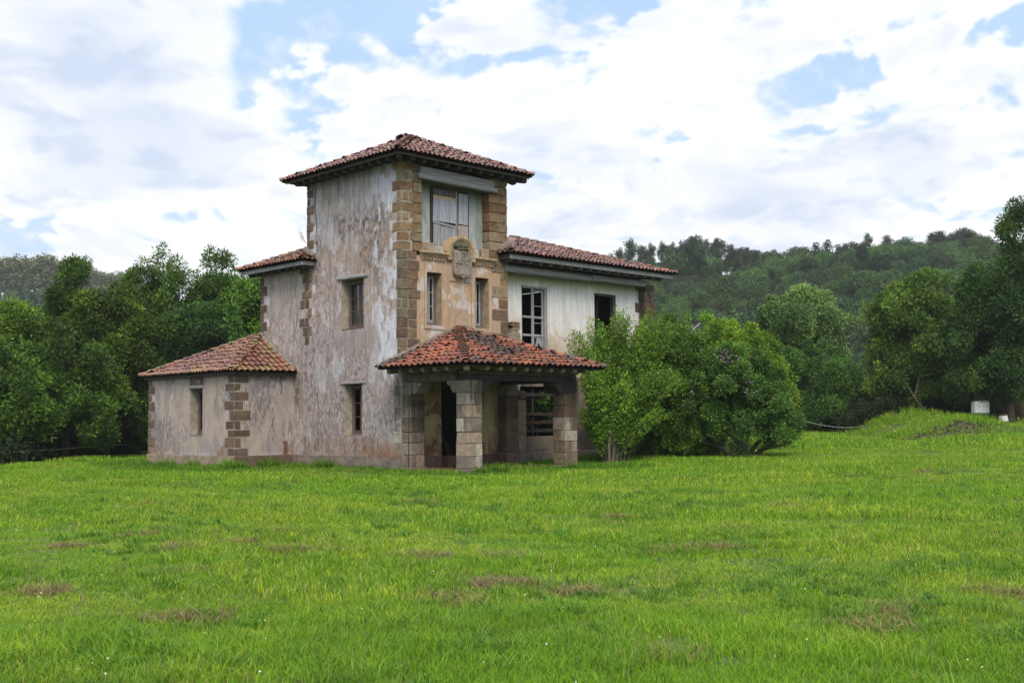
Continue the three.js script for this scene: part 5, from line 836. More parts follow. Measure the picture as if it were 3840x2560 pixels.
// lobes: [x, y, z, rx, ry, rz] round the thing's base
function crown(parent, lobes, geos, m, { density = 26, dark = [0.035, 0.085, 0.014], light = [0.085, 0.17, 0.025], puff = [0.2, 0.5], gaps = 0.45, low = -0.75, scale = 1, name = 'crown', inner = 0.35 } = {}) {
  const put = geos.map(() => []), mt = new THREE.Matrix4(), q = new THREE.Quaternion(), q2 = new THREE.Quaternion(), d = new THREE.Vector3(), o = new THREE.Vector3(), pc = new THREE.Vector3(), p = new THREE.Vector3(), s = new THREE.Vector3();
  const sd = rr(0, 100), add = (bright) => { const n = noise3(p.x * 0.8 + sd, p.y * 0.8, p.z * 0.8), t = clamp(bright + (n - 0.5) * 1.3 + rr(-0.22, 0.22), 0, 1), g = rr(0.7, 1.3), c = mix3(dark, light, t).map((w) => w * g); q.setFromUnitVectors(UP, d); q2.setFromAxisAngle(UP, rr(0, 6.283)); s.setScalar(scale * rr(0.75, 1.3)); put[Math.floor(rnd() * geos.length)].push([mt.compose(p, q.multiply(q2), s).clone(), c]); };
  for (const [x, y, z, rx, ry, rz] of lobes) {
    const R = Math.cbrt(rx * ry * rz), np = Math.round(18 + R * 9);
    for (let i = 0; i < np; i++) {
      const h = 1 - (2 * (i + 0.5)) / np, a = i * 2.39996 + rr(-0.5, 0.5); if (h < low) continue;
      o.set(Math.cos(a) * Math.sqrt(1 - h * h), h, Math.sin(a) * Math.sqrt(1 - h * h)); const k = rr(0.6, 1.12); pc.set(x + o.x * rx * k, y + o.y * ry * k, z + o.z * rz * k);
      const pr = R * (puff[0] + (puff[1] - puff[0]) * rnd() * rnd()), cnt = Math.round(density * pr * pr * 6), tone = rr(0.1, 0.95);
      for (let j = 0; j < cnt; j++) {
        d.set(rr(-1, 1), rr(-1, 1), rr(-1, 1)); if (d.lengthSq() > 1) { j--; continue; } d.normalize().addScaledVector(o, 0.75); d.y += 0.2; d.normalize(); p.copy(pc).addScaledVector(d, pr * rr(0.55, 1.06));
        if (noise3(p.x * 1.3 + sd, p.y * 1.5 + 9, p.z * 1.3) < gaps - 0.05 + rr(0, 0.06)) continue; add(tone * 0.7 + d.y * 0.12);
      }
    }
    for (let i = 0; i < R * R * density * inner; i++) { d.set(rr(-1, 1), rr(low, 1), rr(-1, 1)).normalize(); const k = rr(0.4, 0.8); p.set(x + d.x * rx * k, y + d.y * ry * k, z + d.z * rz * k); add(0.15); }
  }
  put.forEach((l, i) => { if (!l.length) return; const im = new THREE.InstancedMesh(geos[i], m, l.length), c = new THREE.Color(); l.forEach(([a, b], k) => { im.setMatrixAt(k, a); im.setColorAt(k, c.setRGB(...b)); }); im.name = i ? name + '_' + String(i).padStart(3, '0') : name; im.userData.kind = 'stuff'; im.castShadow = im.receiveShadow = true; parent.add(im); });
}
const ground = (D, S) => { const [x, z] = toXZ(D, S); return [x, height(x, z), z]; };
// px, py over the 3840 x 2560 frame at a depth along the view: how far right and how high that lies
const sAt = (px, D) => ((px - 1920) / 4252.65) * D * 1.0, yAt = (py, px, D) => 1.6 + (D * (1574 - 0.00944 * (px - 1920) - py)) / 4252.65;
function tree(name, label, cat, px, D, lobes, o = {}) { // lobes: [px, py, half width px, half height px, depth offset m] as the crown's masses stand in the view
  const S = sAt(px, D), [x, y, z] = ground(D, S), t = thing(name, label, cat, [x, y, z], 0, o.group), k = D / 4252.65, L = lobes.map(([lx, ly, hw, hh, dz = 0]) => { const s = (lx - px) * k, hy = yAt(ly, lx, D) - y; return [s * RX + dz * FX, hy, s * RZ + dz * FZ, hw * k, hh * k, hw * k * (o.deep ?? 0.9)]; });
  const top = Math.max(...L.map((l) => l[1])), trunkR = o.trunk ?? 0.16, tp = [new THREE.Vector3(0, -0.3, 0), new THREE.Vector3(rr(-0.15, 0.15), top * 0.3, rr(-0.15, 0.15)), new THREE.Vector3(rr(-0.3, 0.3), top * 0.62, rr(-0.3, 0.3)), new THREE.Vector3(L[0][0] * 0.8, Math.max(top * 0.8, L[0][1]), L[0][2] * 0.8)];
  part(t, 'trunk', taperTube(tp, [trunkR * 1.2, trunkR, trunkR * 0.65, trunkR * 0.2]), o.bark ?? bark);
  for (const l of L) { const b = tp[1].clone().lerp(tp[2], rnd()); part(t, 'limb', taperTube([b, b.clone().lerp(new THREE.Vector3(l[0], l[1], l[2]), 0.5).add(new THREE.Vector3(0, -0.25, 0)), new THREE.Vector3(l[0], l[1] + l[4] * 0.5, l[2])], [trunkR * 0.5, trunkR * 0.3, 0.02], 6), o.bark ?? bark); }
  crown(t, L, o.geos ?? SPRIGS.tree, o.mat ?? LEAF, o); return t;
}
{ // the wood on the left, from the far trees to the near
  reseed(91);
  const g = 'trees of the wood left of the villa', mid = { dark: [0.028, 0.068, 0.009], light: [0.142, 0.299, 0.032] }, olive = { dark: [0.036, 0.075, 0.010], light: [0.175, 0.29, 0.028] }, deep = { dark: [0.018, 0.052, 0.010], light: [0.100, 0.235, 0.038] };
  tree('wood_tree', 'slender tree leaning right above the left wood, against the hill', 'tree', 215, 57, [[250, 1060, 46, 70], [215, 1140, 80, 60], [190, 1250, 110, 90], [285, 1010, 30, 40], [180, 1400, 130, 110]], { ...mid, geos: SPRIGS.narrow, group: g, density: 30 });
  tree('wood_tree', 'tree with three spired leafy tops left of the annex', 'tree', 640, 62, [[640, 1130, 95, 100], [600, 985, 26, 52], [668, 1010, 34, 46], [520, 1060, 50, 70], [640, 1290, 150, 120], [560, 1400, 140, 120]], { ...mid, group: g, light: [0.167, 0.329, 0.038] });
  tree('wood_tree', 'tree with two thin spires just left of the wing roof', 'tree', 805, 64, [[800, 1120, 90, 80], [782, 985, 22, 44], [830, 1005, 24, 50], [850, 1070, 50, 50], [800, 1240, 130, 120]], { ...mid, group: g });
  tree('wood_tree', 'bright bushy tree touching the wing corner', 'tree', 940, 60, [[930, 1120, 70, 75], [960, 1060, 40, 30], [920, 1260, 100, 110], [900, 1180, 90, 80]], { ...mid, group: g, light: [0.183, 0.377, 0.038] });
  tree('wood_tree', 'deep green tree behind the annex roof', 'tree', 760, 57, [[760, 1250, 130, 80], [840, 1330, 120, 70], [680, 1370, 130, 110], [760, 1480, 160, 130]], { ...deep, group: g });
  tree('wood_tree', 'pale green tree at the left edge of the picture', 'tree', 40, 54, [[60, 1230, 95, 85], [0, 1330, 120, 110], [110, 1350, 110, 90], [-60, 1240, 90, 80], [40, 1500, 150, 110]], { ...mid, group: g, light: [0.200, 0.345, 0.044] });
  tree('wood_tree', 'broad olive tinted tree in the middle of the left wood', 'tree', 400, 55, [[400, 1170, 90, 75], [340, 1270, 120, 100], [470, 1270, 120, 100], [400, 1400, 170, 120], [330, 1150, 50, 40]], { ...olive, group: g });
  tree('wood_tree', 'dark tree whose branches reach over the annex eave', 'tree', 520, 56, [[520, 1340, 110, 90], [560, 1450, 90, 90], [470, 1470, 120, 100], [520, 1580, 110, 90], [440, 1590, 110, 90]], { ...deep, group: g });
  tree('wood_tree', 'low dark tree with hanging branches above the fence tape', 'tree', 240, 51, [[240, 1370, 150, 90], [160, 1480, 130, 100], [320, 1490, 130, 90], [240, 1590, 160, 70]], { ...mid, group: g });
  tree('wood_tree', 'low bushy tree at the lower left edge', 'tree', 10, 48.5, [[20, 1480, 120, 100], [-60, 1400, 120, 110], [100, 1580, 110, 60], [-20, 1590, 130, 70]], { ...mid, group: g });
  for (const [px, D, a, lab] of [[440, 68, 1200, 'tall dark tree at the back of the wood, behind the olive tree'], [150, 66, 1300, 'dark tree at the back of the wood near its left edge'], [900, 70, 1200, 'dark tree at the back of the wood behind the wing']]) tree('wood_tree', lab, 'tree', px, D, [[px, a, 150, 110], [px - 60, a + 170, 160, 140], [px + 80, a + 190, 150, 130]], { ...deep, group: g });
}
{ // trees on the right
  reseed(101);
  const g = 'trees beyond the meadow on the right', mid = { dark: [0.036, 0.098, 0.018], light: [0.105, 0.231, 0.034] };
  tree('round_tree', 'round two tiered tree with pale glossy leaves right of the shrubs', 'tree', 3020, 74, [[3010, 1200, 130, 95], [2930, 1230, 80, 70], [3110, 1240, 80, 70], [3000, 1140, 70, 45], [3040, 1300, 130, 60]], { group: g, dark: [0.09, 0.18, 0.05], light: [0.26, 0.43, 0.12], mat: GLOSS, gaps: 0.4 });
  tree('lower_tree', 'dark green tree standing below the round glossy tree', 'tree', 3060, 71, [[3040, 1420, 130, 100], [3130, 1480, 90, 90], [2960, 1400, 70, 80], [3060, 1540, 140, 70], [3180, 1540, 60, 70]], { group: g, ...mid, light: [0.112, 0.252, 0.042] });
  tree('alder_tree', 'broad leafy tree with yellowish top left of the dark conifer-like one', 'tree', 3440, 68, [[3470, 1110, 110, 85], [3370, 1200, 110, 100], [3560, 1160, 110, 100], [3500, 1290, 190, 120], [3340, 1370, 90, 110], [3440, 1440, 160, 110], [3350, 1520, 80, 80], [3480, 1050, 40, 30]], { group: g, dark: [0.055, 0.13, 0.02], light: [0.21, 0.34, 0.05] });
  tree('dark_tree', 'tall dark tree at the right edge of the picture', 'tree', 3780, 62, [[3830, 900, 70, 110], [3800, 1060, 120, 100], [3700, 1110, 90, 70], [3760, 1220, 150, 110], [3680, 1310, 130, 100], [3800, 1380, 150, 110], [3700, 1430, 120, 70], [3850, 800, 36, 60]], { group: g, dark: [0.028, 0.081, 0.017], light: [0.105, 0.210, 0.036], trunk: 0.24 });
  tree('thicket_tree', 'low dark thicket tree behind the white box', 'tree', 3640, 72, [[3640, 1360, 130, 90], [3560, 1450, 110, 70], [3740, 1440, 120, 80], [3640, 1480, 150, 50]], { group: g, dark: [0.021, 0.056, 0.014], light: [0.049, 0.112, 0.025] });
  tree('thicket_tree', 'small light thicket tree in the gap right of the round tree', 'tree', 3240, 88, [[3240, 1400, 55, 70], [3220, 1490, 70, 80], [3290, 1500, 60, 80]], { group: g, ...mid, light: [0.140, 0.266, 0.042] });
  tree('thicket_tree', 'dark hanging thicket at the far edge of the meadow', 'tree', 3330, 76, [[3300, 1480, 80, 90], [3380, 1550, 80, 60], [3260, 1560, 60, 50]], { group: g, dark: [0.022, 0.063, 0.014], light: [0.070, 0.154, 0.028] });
  // bare broken boughs beneath the alder
  const b = thing('bare_bough', 'bare broken bough sloping to the bank under the alder', 'branch', ground(65, sAt(3460, 65)));
  part(b, 'bough', taperTube([new THREE.Vector3(0, 0.3, 0), new THREE.Vector3(-0.5, 1.0, -0.3), new THREE.Vector3(-0.9, 1.9, -0.6)], [0.05, 0.04, 0.02], 6), paleBark); part(b, 'twig', taperTube([new THREE.Vector3(-0.45, 1.0, -0.3), new THREE.Vector3(0.1, 1.6, -0.4), new THREE.Vector3(0.4, 2.2, -0.4)], [0.03, 0.02, 0.01], 5), paleBark);
}
// ---------------------------------------------------------------- shrubs beside the porch
reseed(111);
function shrub(name, label, px, D, base, tops, o) { // many stems from one foot; tops: [px, py, depth offset, reach m] that stems lean to
  const S = sAt(px, D), [x, y, z] = ground(D, S), t = thing(name, label, 'shrub', [x, y, z]), k = D / 4252.65; const sp = [], stems = [];
  for (const [lx, ly, dz, n] of tops) for (let i = 0; i < n; i++) {
    const s = (lx - px) * k + rr(-0.28, 0.28), h = yAt(ly, lx, D) - y + rr(-0.35, 0.25), d = dz + rr(-0.5, 0.5), b = new THREE.Vector3(rr(-1, 1) * base, -0.1, rr(-1, 1) * base * 0.6), e = new THREE.Vector3(s * RX + d * FX, h, s * RZ + d * FZ), m = b.clone().lerp(e, 0.45).add(new THREE.Vector3(0, h * 0.14, 0)), m2 = b.clone().lerp(e, 0.18).add(new THREE.Vector3(0, h * 0.06, 0));
    const c = new THREE.CatmullRomCurve3([b, m2, m, e]); stems.push(taperTube([b, m2, m, e], [o.stem ?? 0.03, 0.024, 0.014, 0.004], 5));
    for (let q = o.from ?? 0.35; q < 1; q += o.step ?? 0.035) { const p = c.getPoint(q), n2 = q > 0.9 ? 1 : 2; for (let r = 0; r < n2; r++) sp.push([p.clone().add(new THREE.Vector3(rr(-1, 1), rr(-0.6, 0.8), rr(-1, 1)).multiplyScalar((o.spread ?? 0.22) * (1.15 - q * 0.8))), q]); }
  }
  const trunk = part(t, 'stems', mergeGeometries(stems), o.bark ?? paleBark); void trunk;
  const geos = o.geos ?? SPRIGS.bush, lists = geos.map(() => []), q = new THREE.Quaternion(), e = new THREE.Euler(), s = new THREE.Vector3(), c = new THREE.Color(), mt = new THREE.Matrix4();
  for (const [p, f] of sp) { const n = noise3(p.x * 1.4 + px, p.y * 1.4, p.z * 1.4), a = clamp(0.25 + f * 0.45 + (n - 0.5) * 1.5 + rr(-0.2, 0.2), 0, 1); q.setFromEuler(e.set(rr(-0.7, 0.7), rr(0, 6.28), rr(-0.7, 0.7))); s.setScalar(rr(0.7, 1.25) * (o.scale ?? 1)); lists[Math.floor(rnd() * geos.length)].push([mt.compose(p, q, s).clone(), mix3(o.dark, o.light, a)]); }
  lists.forEach((l, i) => { const im = new THREE.InstancedMesh(geos[i], o.mat ?? LEAF, l.length); l.forEach(([a, b], k2) => { im.setMatrixAt(k2, a); im.setColorAt(k2, c.setRGB(...b)); }); im.name = i ? 'foliage_' + String(i).padStart(3, '0') : 'foliage'; im.userData.kind = 'stuff'; im.castShadow = im.receiveShadow = true; t.add(im); });
  return t;
}
{
  const bright = { dark: [0.06, 0.135, 0.016], light: [0.20, 0.385, 0.032] }, deep = { dark: [0.045, 0.11, 0.020], light: [0.15, 0.32, 0.05] };
  const s1 = shrub('tall_shrub', 'tall loose shrub with pale bare stems, right of the porch', 2290, 40.2, 0.32, [[2165, 1270, -0.6, 9], [2190, 1400, -0.9, 7], [2240, 1230, 0, 10], [2330, 1180, 0, 14], [2400, 1230, 0.3, 11], [2460, 1190, 0.5, 13], [2520, 1230, 0.6, 12], [2230, 1460, -0.7, 9], [2330, 1440, -0.9, 10], [2440, 1420, -0.6, 12], [2520, 1400, -0.4, 12], [2180, 1540, -0.5, 5], [2450, 1540, -0.6, 9]], { ...bright, stem: 0.045, from: 0.45, step: 0.026, spread: 0.26 });
  for (let i = 0; i < 6; i++) part(s1, 'stem', taperTube([new THREE.Vector3(-0.5 + i * 0.17, -0.1, 0.3), new THREE.Vector3(-0.55 + i * 0.24, 0.6, 0.35), new THREE.Vector3(-0.4 + i * 0.22, 1.3, 0.3), new THREE.Vector3(-0.5 + i * 0.45, 2.1, 0.2)], [0.065, 0.055, 0.045, 0.02], 7), paleBark);
  const s2 = tree('round_shrub', 'bright green rounded shrub between the tall shrub and the flowering one', 'shrub', 2560, 42.5, [[2530, 1310, 110, 110, 0], [2610, 1400, 150, 150, 0], [2480, 1440, 120, 130, -0.3], [2600, 1540, 150, 110, 0], [2530, 1230, 60, 50, 0], [2500, 1560, 120, 100, 0.2], [2570, 1620, 150, 70, 0.2], [2640, 1290, 110, 90, 0.4], [2440, 1330, 80, 90, 0.6], [2420, 1560, 90, 90, 0.6], [2540, 1665, 110, 45, 0.1], [2450, 1640, 80, 50, 0.5], [2620, 1660, 90, 45, 0]], { ...bright, geos: SPRIGS.bush, density: 120, puff: [0.16, 0.3], gaps: 0.41, trunk: 0.07, low: -0.8, inner: 0.25, light: [0.20, 0.375, 0.034] });
  void s2;
  const s3 = tree('flowering_shrub', 'large dark rounded shrub dotted with purple flowers', 'shrub', 2770, 41.5, [[2760, 1440, 150, 130, 0], [2850, 1520, 130, 120, 0], [2680, 1500, 120, 110, -0.2], [2800, 1600, 150, 80, -0.3], [2900, 1590, 80, 90, 0], [2640, 1590, 90, 60, 0.3], [2720, 1370, 90, 70, 0]], { ...deep, geos: SPRIGS.bush, density: 125, puff: [0.16, 0.3], gaps: 0.40, trunk: 0.1, low: -0.85, inner: 0.25 });
  const fl = sprig(5, 0.05, 0.07, 0.06), fm = leafMat({ transmission: 0.3, vertexColors: false, color: new THREE.Color().setRGB(0.36, 0.20, 0.46) });
  for (const [px, py] of [[2690, 1310], [2712, 1316], [2684, 1330], [2738, 1335], [2768, 1340], [2710, 1345], [2716, 1352], [2740, 1358], [2772, 1362], [2814, 1373], [2760, 1375], [2746, 1425], [2806, 1432], [2800, 1470], [2830, 1472], [2700, 1338], [2728, 1322], [2785, 1390], [2590, 1476]]) { const D = 40.1, k = D / 4252.65, b = s3.position, s = sAt(px, D) , [x, z] = toXZ(D, s); const f = part(s3, 'flower', fl, fm); f.position.set(x - b.x, yAt(py, px, D) - b.y, z - b.z); f.rotation.set(rr(0, 3), rr(0, 6), rr(0, 3)); f.scale.setScalar(rr(0.8, 1.3)); void k; }
  for (const [a, b2, c] of [[-0.7, 0.9, 1.6], [-0.3, 1.0, 0.9], [0.2, 1.0, 1.4], [0.7, 0.8, 1.3], [-1.1, 0.6, 1.2], [1.1, 0.5, 1.0]]) part(s3, 'stem', taperTube([new THREE.Vector3(a * 0.25 * RX, -0.2, a * 0.25 * RZ), new THREE.Vector3(a * 0.7 * RX, b2 * 0.55, a * 0.7 * RZ + 0.1), new THREE.Vector3(a * 1.5 * RX, b2, a * 1.5 * RZ + 0.1), new THREE.Vector3(a * 2 * RX, c, a * 2 * RZ)], [0.1, 0.08, 0.05, 0.02], 6), bark);
  tree('broom_shrub', 'yellow green feathery shrub behind the flowering shrub', 'shrub', 2800, 47, [[2740, 1320, 120, 100], [2840, 1390, 130, 130], [2920, 1480, 70, 110], [2690, 1290, 80, 60], [2880, 1560, 90, 90]], { dark: [0.10, 0.20, 0.02], light: [0.27, 0.44, 0.03], geos: SPRIGS.bush, density: 110, puff: [0.16, 0.3], gaps: 0.40, trunk: 0.06, inner: 0.25, scale: 1.15 });
  const inb = thing('indoor_bush', 'leafy branches growing inside the barred ground floor opening', 'plant', V(7.3, 0.1, 1.3).toArray());
  part(inb, 'stem', taperTube([new THREE.Vector3(0, 0, 0), new THREE.Vector3(0.1, 1, 0.1), new THREE.Vector3(-0.2, 2.1, 0.2)], [0.04, 0.03, 0.01], 6), bark);
  crown(inb, [[0, 1.9, 0.2, 0.9, 0.7, 0.5], [0.6, 1.5, 0.3, 0.6, 0.5, 0.4]], SPRIGS.bush, LEAF, { density: 60, dark: [0.04, 0.11, 0.02], light: [0.12, 0.26, 0.04] });
  // leafy sprigs rooted in the masonry
  const w = thing('wall_sapling', 'tiny leafy sapling growing from the back edge of the tower', 'plant', [-0.02, 8.0, -5.42]);
  part(w, 'stem', taperTube([new THREE.Vector3(0, 0, 0), new THREE.Vector3(-0.1, 0.15, -0.12), new THREE.Vector3(-0.12, 0.4, -0.26)], [0.012, 0.008, 0.004], 5), bark);
  for (const [y, z] of [[0.12, -0.1], [0.22, -0.16], [0.3, -0.2], [0.42, -0.28]]) { const l = part(w, 'leaf_cluster', SPRIGS.bush[0], leafMat({ color: new THREE.Color().setRGB(0.08, 0.17, 0.03) })); l.position.set(-0.1, y, z); l.scale.setScalar(0.45); }
  const w2 = thing('roof_weed', 'small weed sprouting above the porch roof by the white wall', 'plant', V(8.0, 3.9, 0.25).toArray());
  for (const [x, y] of [[0, 0.1], [0.25, 0.2], [0.5, 0.1], [-0.2, 0.05]]) { const l = part(w2, 'leaf_cluster', SPRIGS.bush[1], leafMat({ color: new THREE.Color().setRGB(0.08, 0.17, 0.03) })); l.position.set(x, y, 0.1); l.scale.setScalar(0.7); }
}
// dead creeper on the porch stones
{
  reseed(121);
  const creeper = (label, faces, n) => { const t = thing('dead_creeper', label, 'dead vine'), gs = []; for (let i = 0; i < n; i++) { const f = pick(faces), a = rr(f.a0, f.a1), pts = []; let s = a, y = f.y1 - rr(0, 0.4); const drop = rr(0.5, f.y1 - f.y0); for (let d = 0; d <= drop; d += 0.22) { pts.push(f.left ? V(f.at - rr(0.012, 0.03), y - d, clamp(s, f.a0 - 0.05, f.a1 + 0.05)) : V(clamp(s, f.a0 - 0.05, f.a1 + 0.05), y - d, f.at - rr(0.012, 0.03))); s += rr(-0.06, 0.06); } if (pts.length > 2) gs.push(taperTube(pts, [0.006, 0.005, 0.003], 4)); } const o = part(t, 'stems', mergeGeometries(gs), std({ color: new THREE.Color().setRGB(0.07, 0.06, 0.05), roughness: 1 })); o.userData.kind = 'stuff'; return t; };
  creeper('dead creeper stems on the stone corner left of the porch', [{ left: true, at: -0.02, a0: -0.42, a1: 0.3, y0: 0.9, y1: 3.1 }, { at: -0.46, a0: 0.05, a1: 0.55, y0: 1.2, y1: 2.5 }], 46);
  creeper('dead creeper hanging over the top of the right porch post', [{ at: -3.22, a0: 4.3, a1: 4.85, y0: 1.4, y1: 3.05 }], 50);
  creeper('dead creeper on the capital of the front porch post', [{ at: -3.22, a0: 0.05, a1: 0.5, y0: 1.6, y1: 2.95 }], 16);
  creeper('dead creeper on the stone pier at the end of the wing', [{ at: -0.03, a0: 12.44, a1: 12.98, y0: 4.6, y1: 6.8 }, { left: true, at: 12.4, a0: 0, a1: 0.4, y0: 4.6, y1: 6.8 }], 44);
}

// ---------------------------------------------------------------- the wooded hills
{
  reseed(131);
  const farSprig = (L, W, n, r) => sprig(n, r, L, W, 0.4);
  function farTree(kind) { // a whole distant tree as loose leaf clumps
    const gs = [], s = [0, 1, 2].map(() => farSprig(0.42, 0.24, 20, 0.62));
    const puffs = [];
    if (kind === 'broad') for (let i = 0; i < 26; i++) { const h = 1 - (2 * (i + 0.5)) / 26, a = i * 2.4; if (h < -0.35) continue; puffs.push([Math.cos(a) * Math.sqrt(1 - h * h) * 2.5, 3.3 + h * 2.3, Math.sin(a) * Math.sqrt(1 - h * h) * 2.5, rr(0.7, 1.2), 5]); }
    if (kind === 'gum') { for (let i = 0; i < 26; i++) { const t = 0.3 + 0.68 * Math.sqrt(rnd()), a = rr(0, 6.28), r = rr(0.4, 3.0) * (1.3 - t * 0.85); puffs.push([Math.cos(a) * r, t * 15, Math.sin(a) * r, rr(0.6, 1.35), 6]); } puffs.push([0, 15.3, 0, 0.8, 6]); }
    if (kind === 'cone') for (let i = 0; i < 16; i++) { const t = i / 16, a = i * 2.4, r = (1 - t) * 1.7; puffs.push([Math.cos(a) * r, 2 + t * 7.5, Math.sin(a) * r, 0.55 + (1 - t) * 0.5, 4]); }
    const tint = kind === 'broad' ? 1 : 0.85;
    for (const [x, y, z, r, n] of puffs) for (let k = 0; k < n; k++) { const g = pick(s).clone(), q = new THREE.Matrix4().makeRotationFromEuler(new THREE.Euler(rr(-1, 1), rr(0, 6), rr(-1, 1))), v = new THREE.Vector3(rr(-1, 1), rr(-0.5, 1), rr(-1, 1)).normalize().multiplyScalar(r * rr(0.5, 1)); g.applyMatrix4(q.setPosition(x + v.x, y + v.y * 0.8, z + v.z)); const c = g.attributes.color; const f = rr(0.8, 1.2) * tint; for (let i = 0; i < c.count; i++) c.setXYZ(i, c.getX(i) * f, c.getY(i) * f, c.getZ(i) * f); gs.push(g); }
    return [mergeGeometries(gs), puffs];
  }
  const broad = [0, 1, 2, 3, 4].map(() => farTree('broad')), gums = [0, 1, 2, 3].map(() => farTree('gum')), cones = [0, 1].map(() => farTree('cone'));
  const mat = leafMat({ transmission: 0.25 }), root = new THREE.Group(); root.name = 'hill_woods'; root.userData = { label: 'dense green woods covering the hills behind the villa', kind: 'stuff' }; scene.add(root);
  const lists = broad.map(() => []), gl = gums.map(() => []), mt = new THREE.Matrix4(), p = new THREE.Vector3(), q = new THREE.Quaternion(), e = new THREE.Euler(), s = new THREE.Vector3();
  const tones = [[0.038, 0.094, 0.03], [0.056, 0.124, 0.034], [0.027, 0.064, 0.028], [0.068, 0.138, 0.038], [0.05, 0.086, 0.036]];
  for (let r = 92; r < 470; r += 3.4 + r * 0.006) { const st = (3.5 + r * 0.0045) / r; for (let a = -0.74; a < 0.74; a += st) {
    const aa = a + rr(-0.5, 0.5) * st, R = r + rr(-1.6, 1.6), D = R * Math.cos(aa), S = R * Math.sin(aa), deg = aa * 57.3; if (deg > -11 && deg < 4.5 && R > 160) continue; if (deg > 4 && R > 365) continue; if (deg < -4 && R < 110) continue;
    const [x, z] = toXZ(D, S), y = height(x, z), sc = (0.5 + rnd() * rnd() * (R > 285 ? 0.45 : 0.85)) * (R < 130 ? 0.8 : 1); p.set(x, y - 0.6, z); q.setFromEuler(e.set(rr(-0.08, 0.08), rr(0, 6.28), rr(-0.08, 0.08)));     const t = pick(tones), f = rr(0.6, 1.5) * (0.75 + fbm(D / 25, S / 25, 3) * 0.6);
    const gum = deg < -10 && R > 330 ? rnd() < 0.55 : deg > 5 && deg < 13 && R > 262 && R < 350 ? rnd() < 0.6 : rnd() < 0.03;
    { const w = gum ? 0.62 : 1; s.set(sc * w * rr(0.9, 1.25), sc * w * rr(0.85, 1.15), sc * w * rr(0.9, 1.25)); }
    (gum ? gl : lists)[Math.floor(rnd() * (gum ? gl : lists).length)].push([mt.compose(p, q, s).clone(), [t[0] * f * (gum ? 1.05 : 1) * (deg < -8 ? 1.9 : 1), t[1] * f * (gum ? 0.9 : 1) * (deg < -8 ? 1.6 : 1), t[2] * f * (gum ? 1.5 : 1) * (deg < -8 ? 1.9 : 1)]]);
  } }
  const c = new THREE.Color(); [...lists.map((l, i) => [l, broad[i][0]]), ...gl.map((l, i) => [l, gums[i][0]])].forEach(([l, g], i) => { if (!l.length) return; const im = new THREE.InstancedMesh(g, mat, l.length); l.forEach(([a, b], k) => { im.setMatrixAt(k, a); im.setColorAt(k, c.setRGB(...b)); }); im.name = 'far_trees_' + String(i).padStart(3, '0'); root.add(im); });
  // the skyline trees that stand out one by one
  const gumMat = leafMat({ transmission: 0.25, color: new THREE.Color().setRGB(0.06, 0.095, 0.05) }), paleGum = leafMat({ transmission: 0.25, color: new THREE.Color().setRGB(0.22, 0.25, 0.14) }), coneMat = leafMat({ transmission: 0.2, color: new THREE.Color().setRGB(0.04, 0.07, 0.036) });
  const proto = (kind, i, name, label, cat, group, pale) => { const [g, puffs] = (kind === 'gum' ? gums : cones)[i], t = thing(name, label, cat, [0, 0, 0], 0, group), H = kind === 'gum' ? 15 : 9; const tr = [taperTube([new THREE.Vector3(0, -1, 0), new THREE.Vector3(0.2, H * 0.4, 0), new THREE.Vector3(-0.1, H * 0.75, 0.1), new THREE.Vector3(0, H, 0)], [0.28, 0.22, 0.14, 0.05], 6)]; if (kind === 'gum') for (const [x, y, z] of puffs.slice(0, 9)) tr.push(taperTube([new THREE.Vector3(0.1, y * 0.72, 0), new THREE.Vector3(x * 0.5, y * 0.86, z * 0.5), new THREE.Vector3(x, y, z)], [0.1, 0.07, 0.03], 5)); part(t, 'trunk', mergeGeometries(tr), paleBark); const cr = part(t, 'crown', g, kind === 'gum' ? (pale ? paleGum : gumMat) : coneMat); cr.userData.kind = 'stuff'; return t; };
  const first = {}, ORD = ['first', 'second', 'third', 'fourth', 'fifth', 'sixth', 'seventh', 'eighth', 'ninth', 'tenth', 'eleventh', 'twelfth', 'thirteenth', 'fourteenth', 'fifteenth', 'sixteenth', 'seventeenth', 'eighteenth', 'nineteenth', 'twentieth', 'twenty first', 'twenty second'];
  const row = (kind, list, D, label, group, wide) => list.sort((a, b) => a[0] - b[0]).forEach(([px, top], i) => stand(kind, px, top, D, label.replace('#', ORD[i]), group, wide));
  const stand = (kind, px, top, D, label, group, wide = 1) => {
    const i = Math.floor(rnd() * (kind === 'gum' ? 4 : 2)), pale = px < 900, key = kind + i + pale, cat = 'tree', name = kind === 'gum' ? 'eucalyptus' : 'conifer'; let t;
    if (!first[key]) t = first[key] = proto(kind, i, name, label, cat, group, pale); else { t = first[key].clone(); t.name = numbered(name); scene.add(t); t.userData.label = label; t.userData.group = group; }
    const S = sAt(px, D), [x, z] = toXZ(D, S), y = height(x, z), need = yAt(top, px, D) - y, k = Math.max(0.35, need / (kind === 'gum' ? 16.3 : 10.4)); t.position.set(x, y, z); t.scale.set(k * wide, k, k * wide); t.rotation.y = rr(0, 6.28);
  };
  const gA = 'eucalyptus grove on the left end of the right hill'; row('gum', [[2296, 945], [2330, 922], [2372, 925], [2412, 912], [2448, 905], [2490, 898], [2530, 902], [2566, 896], [2604, 880], [2622, 872], [2660, 890], [2700, 884], [2716, 892], [2752, 908], [2790, 920], [2830, 930], [2852, 942], [2430, 930], [2510, 915], [2580, 905], [2680, 905], [2770, 925]], 325, 'tall slim eucalyptus above the wing roof, # from the left in its grove', gA, 0.95);
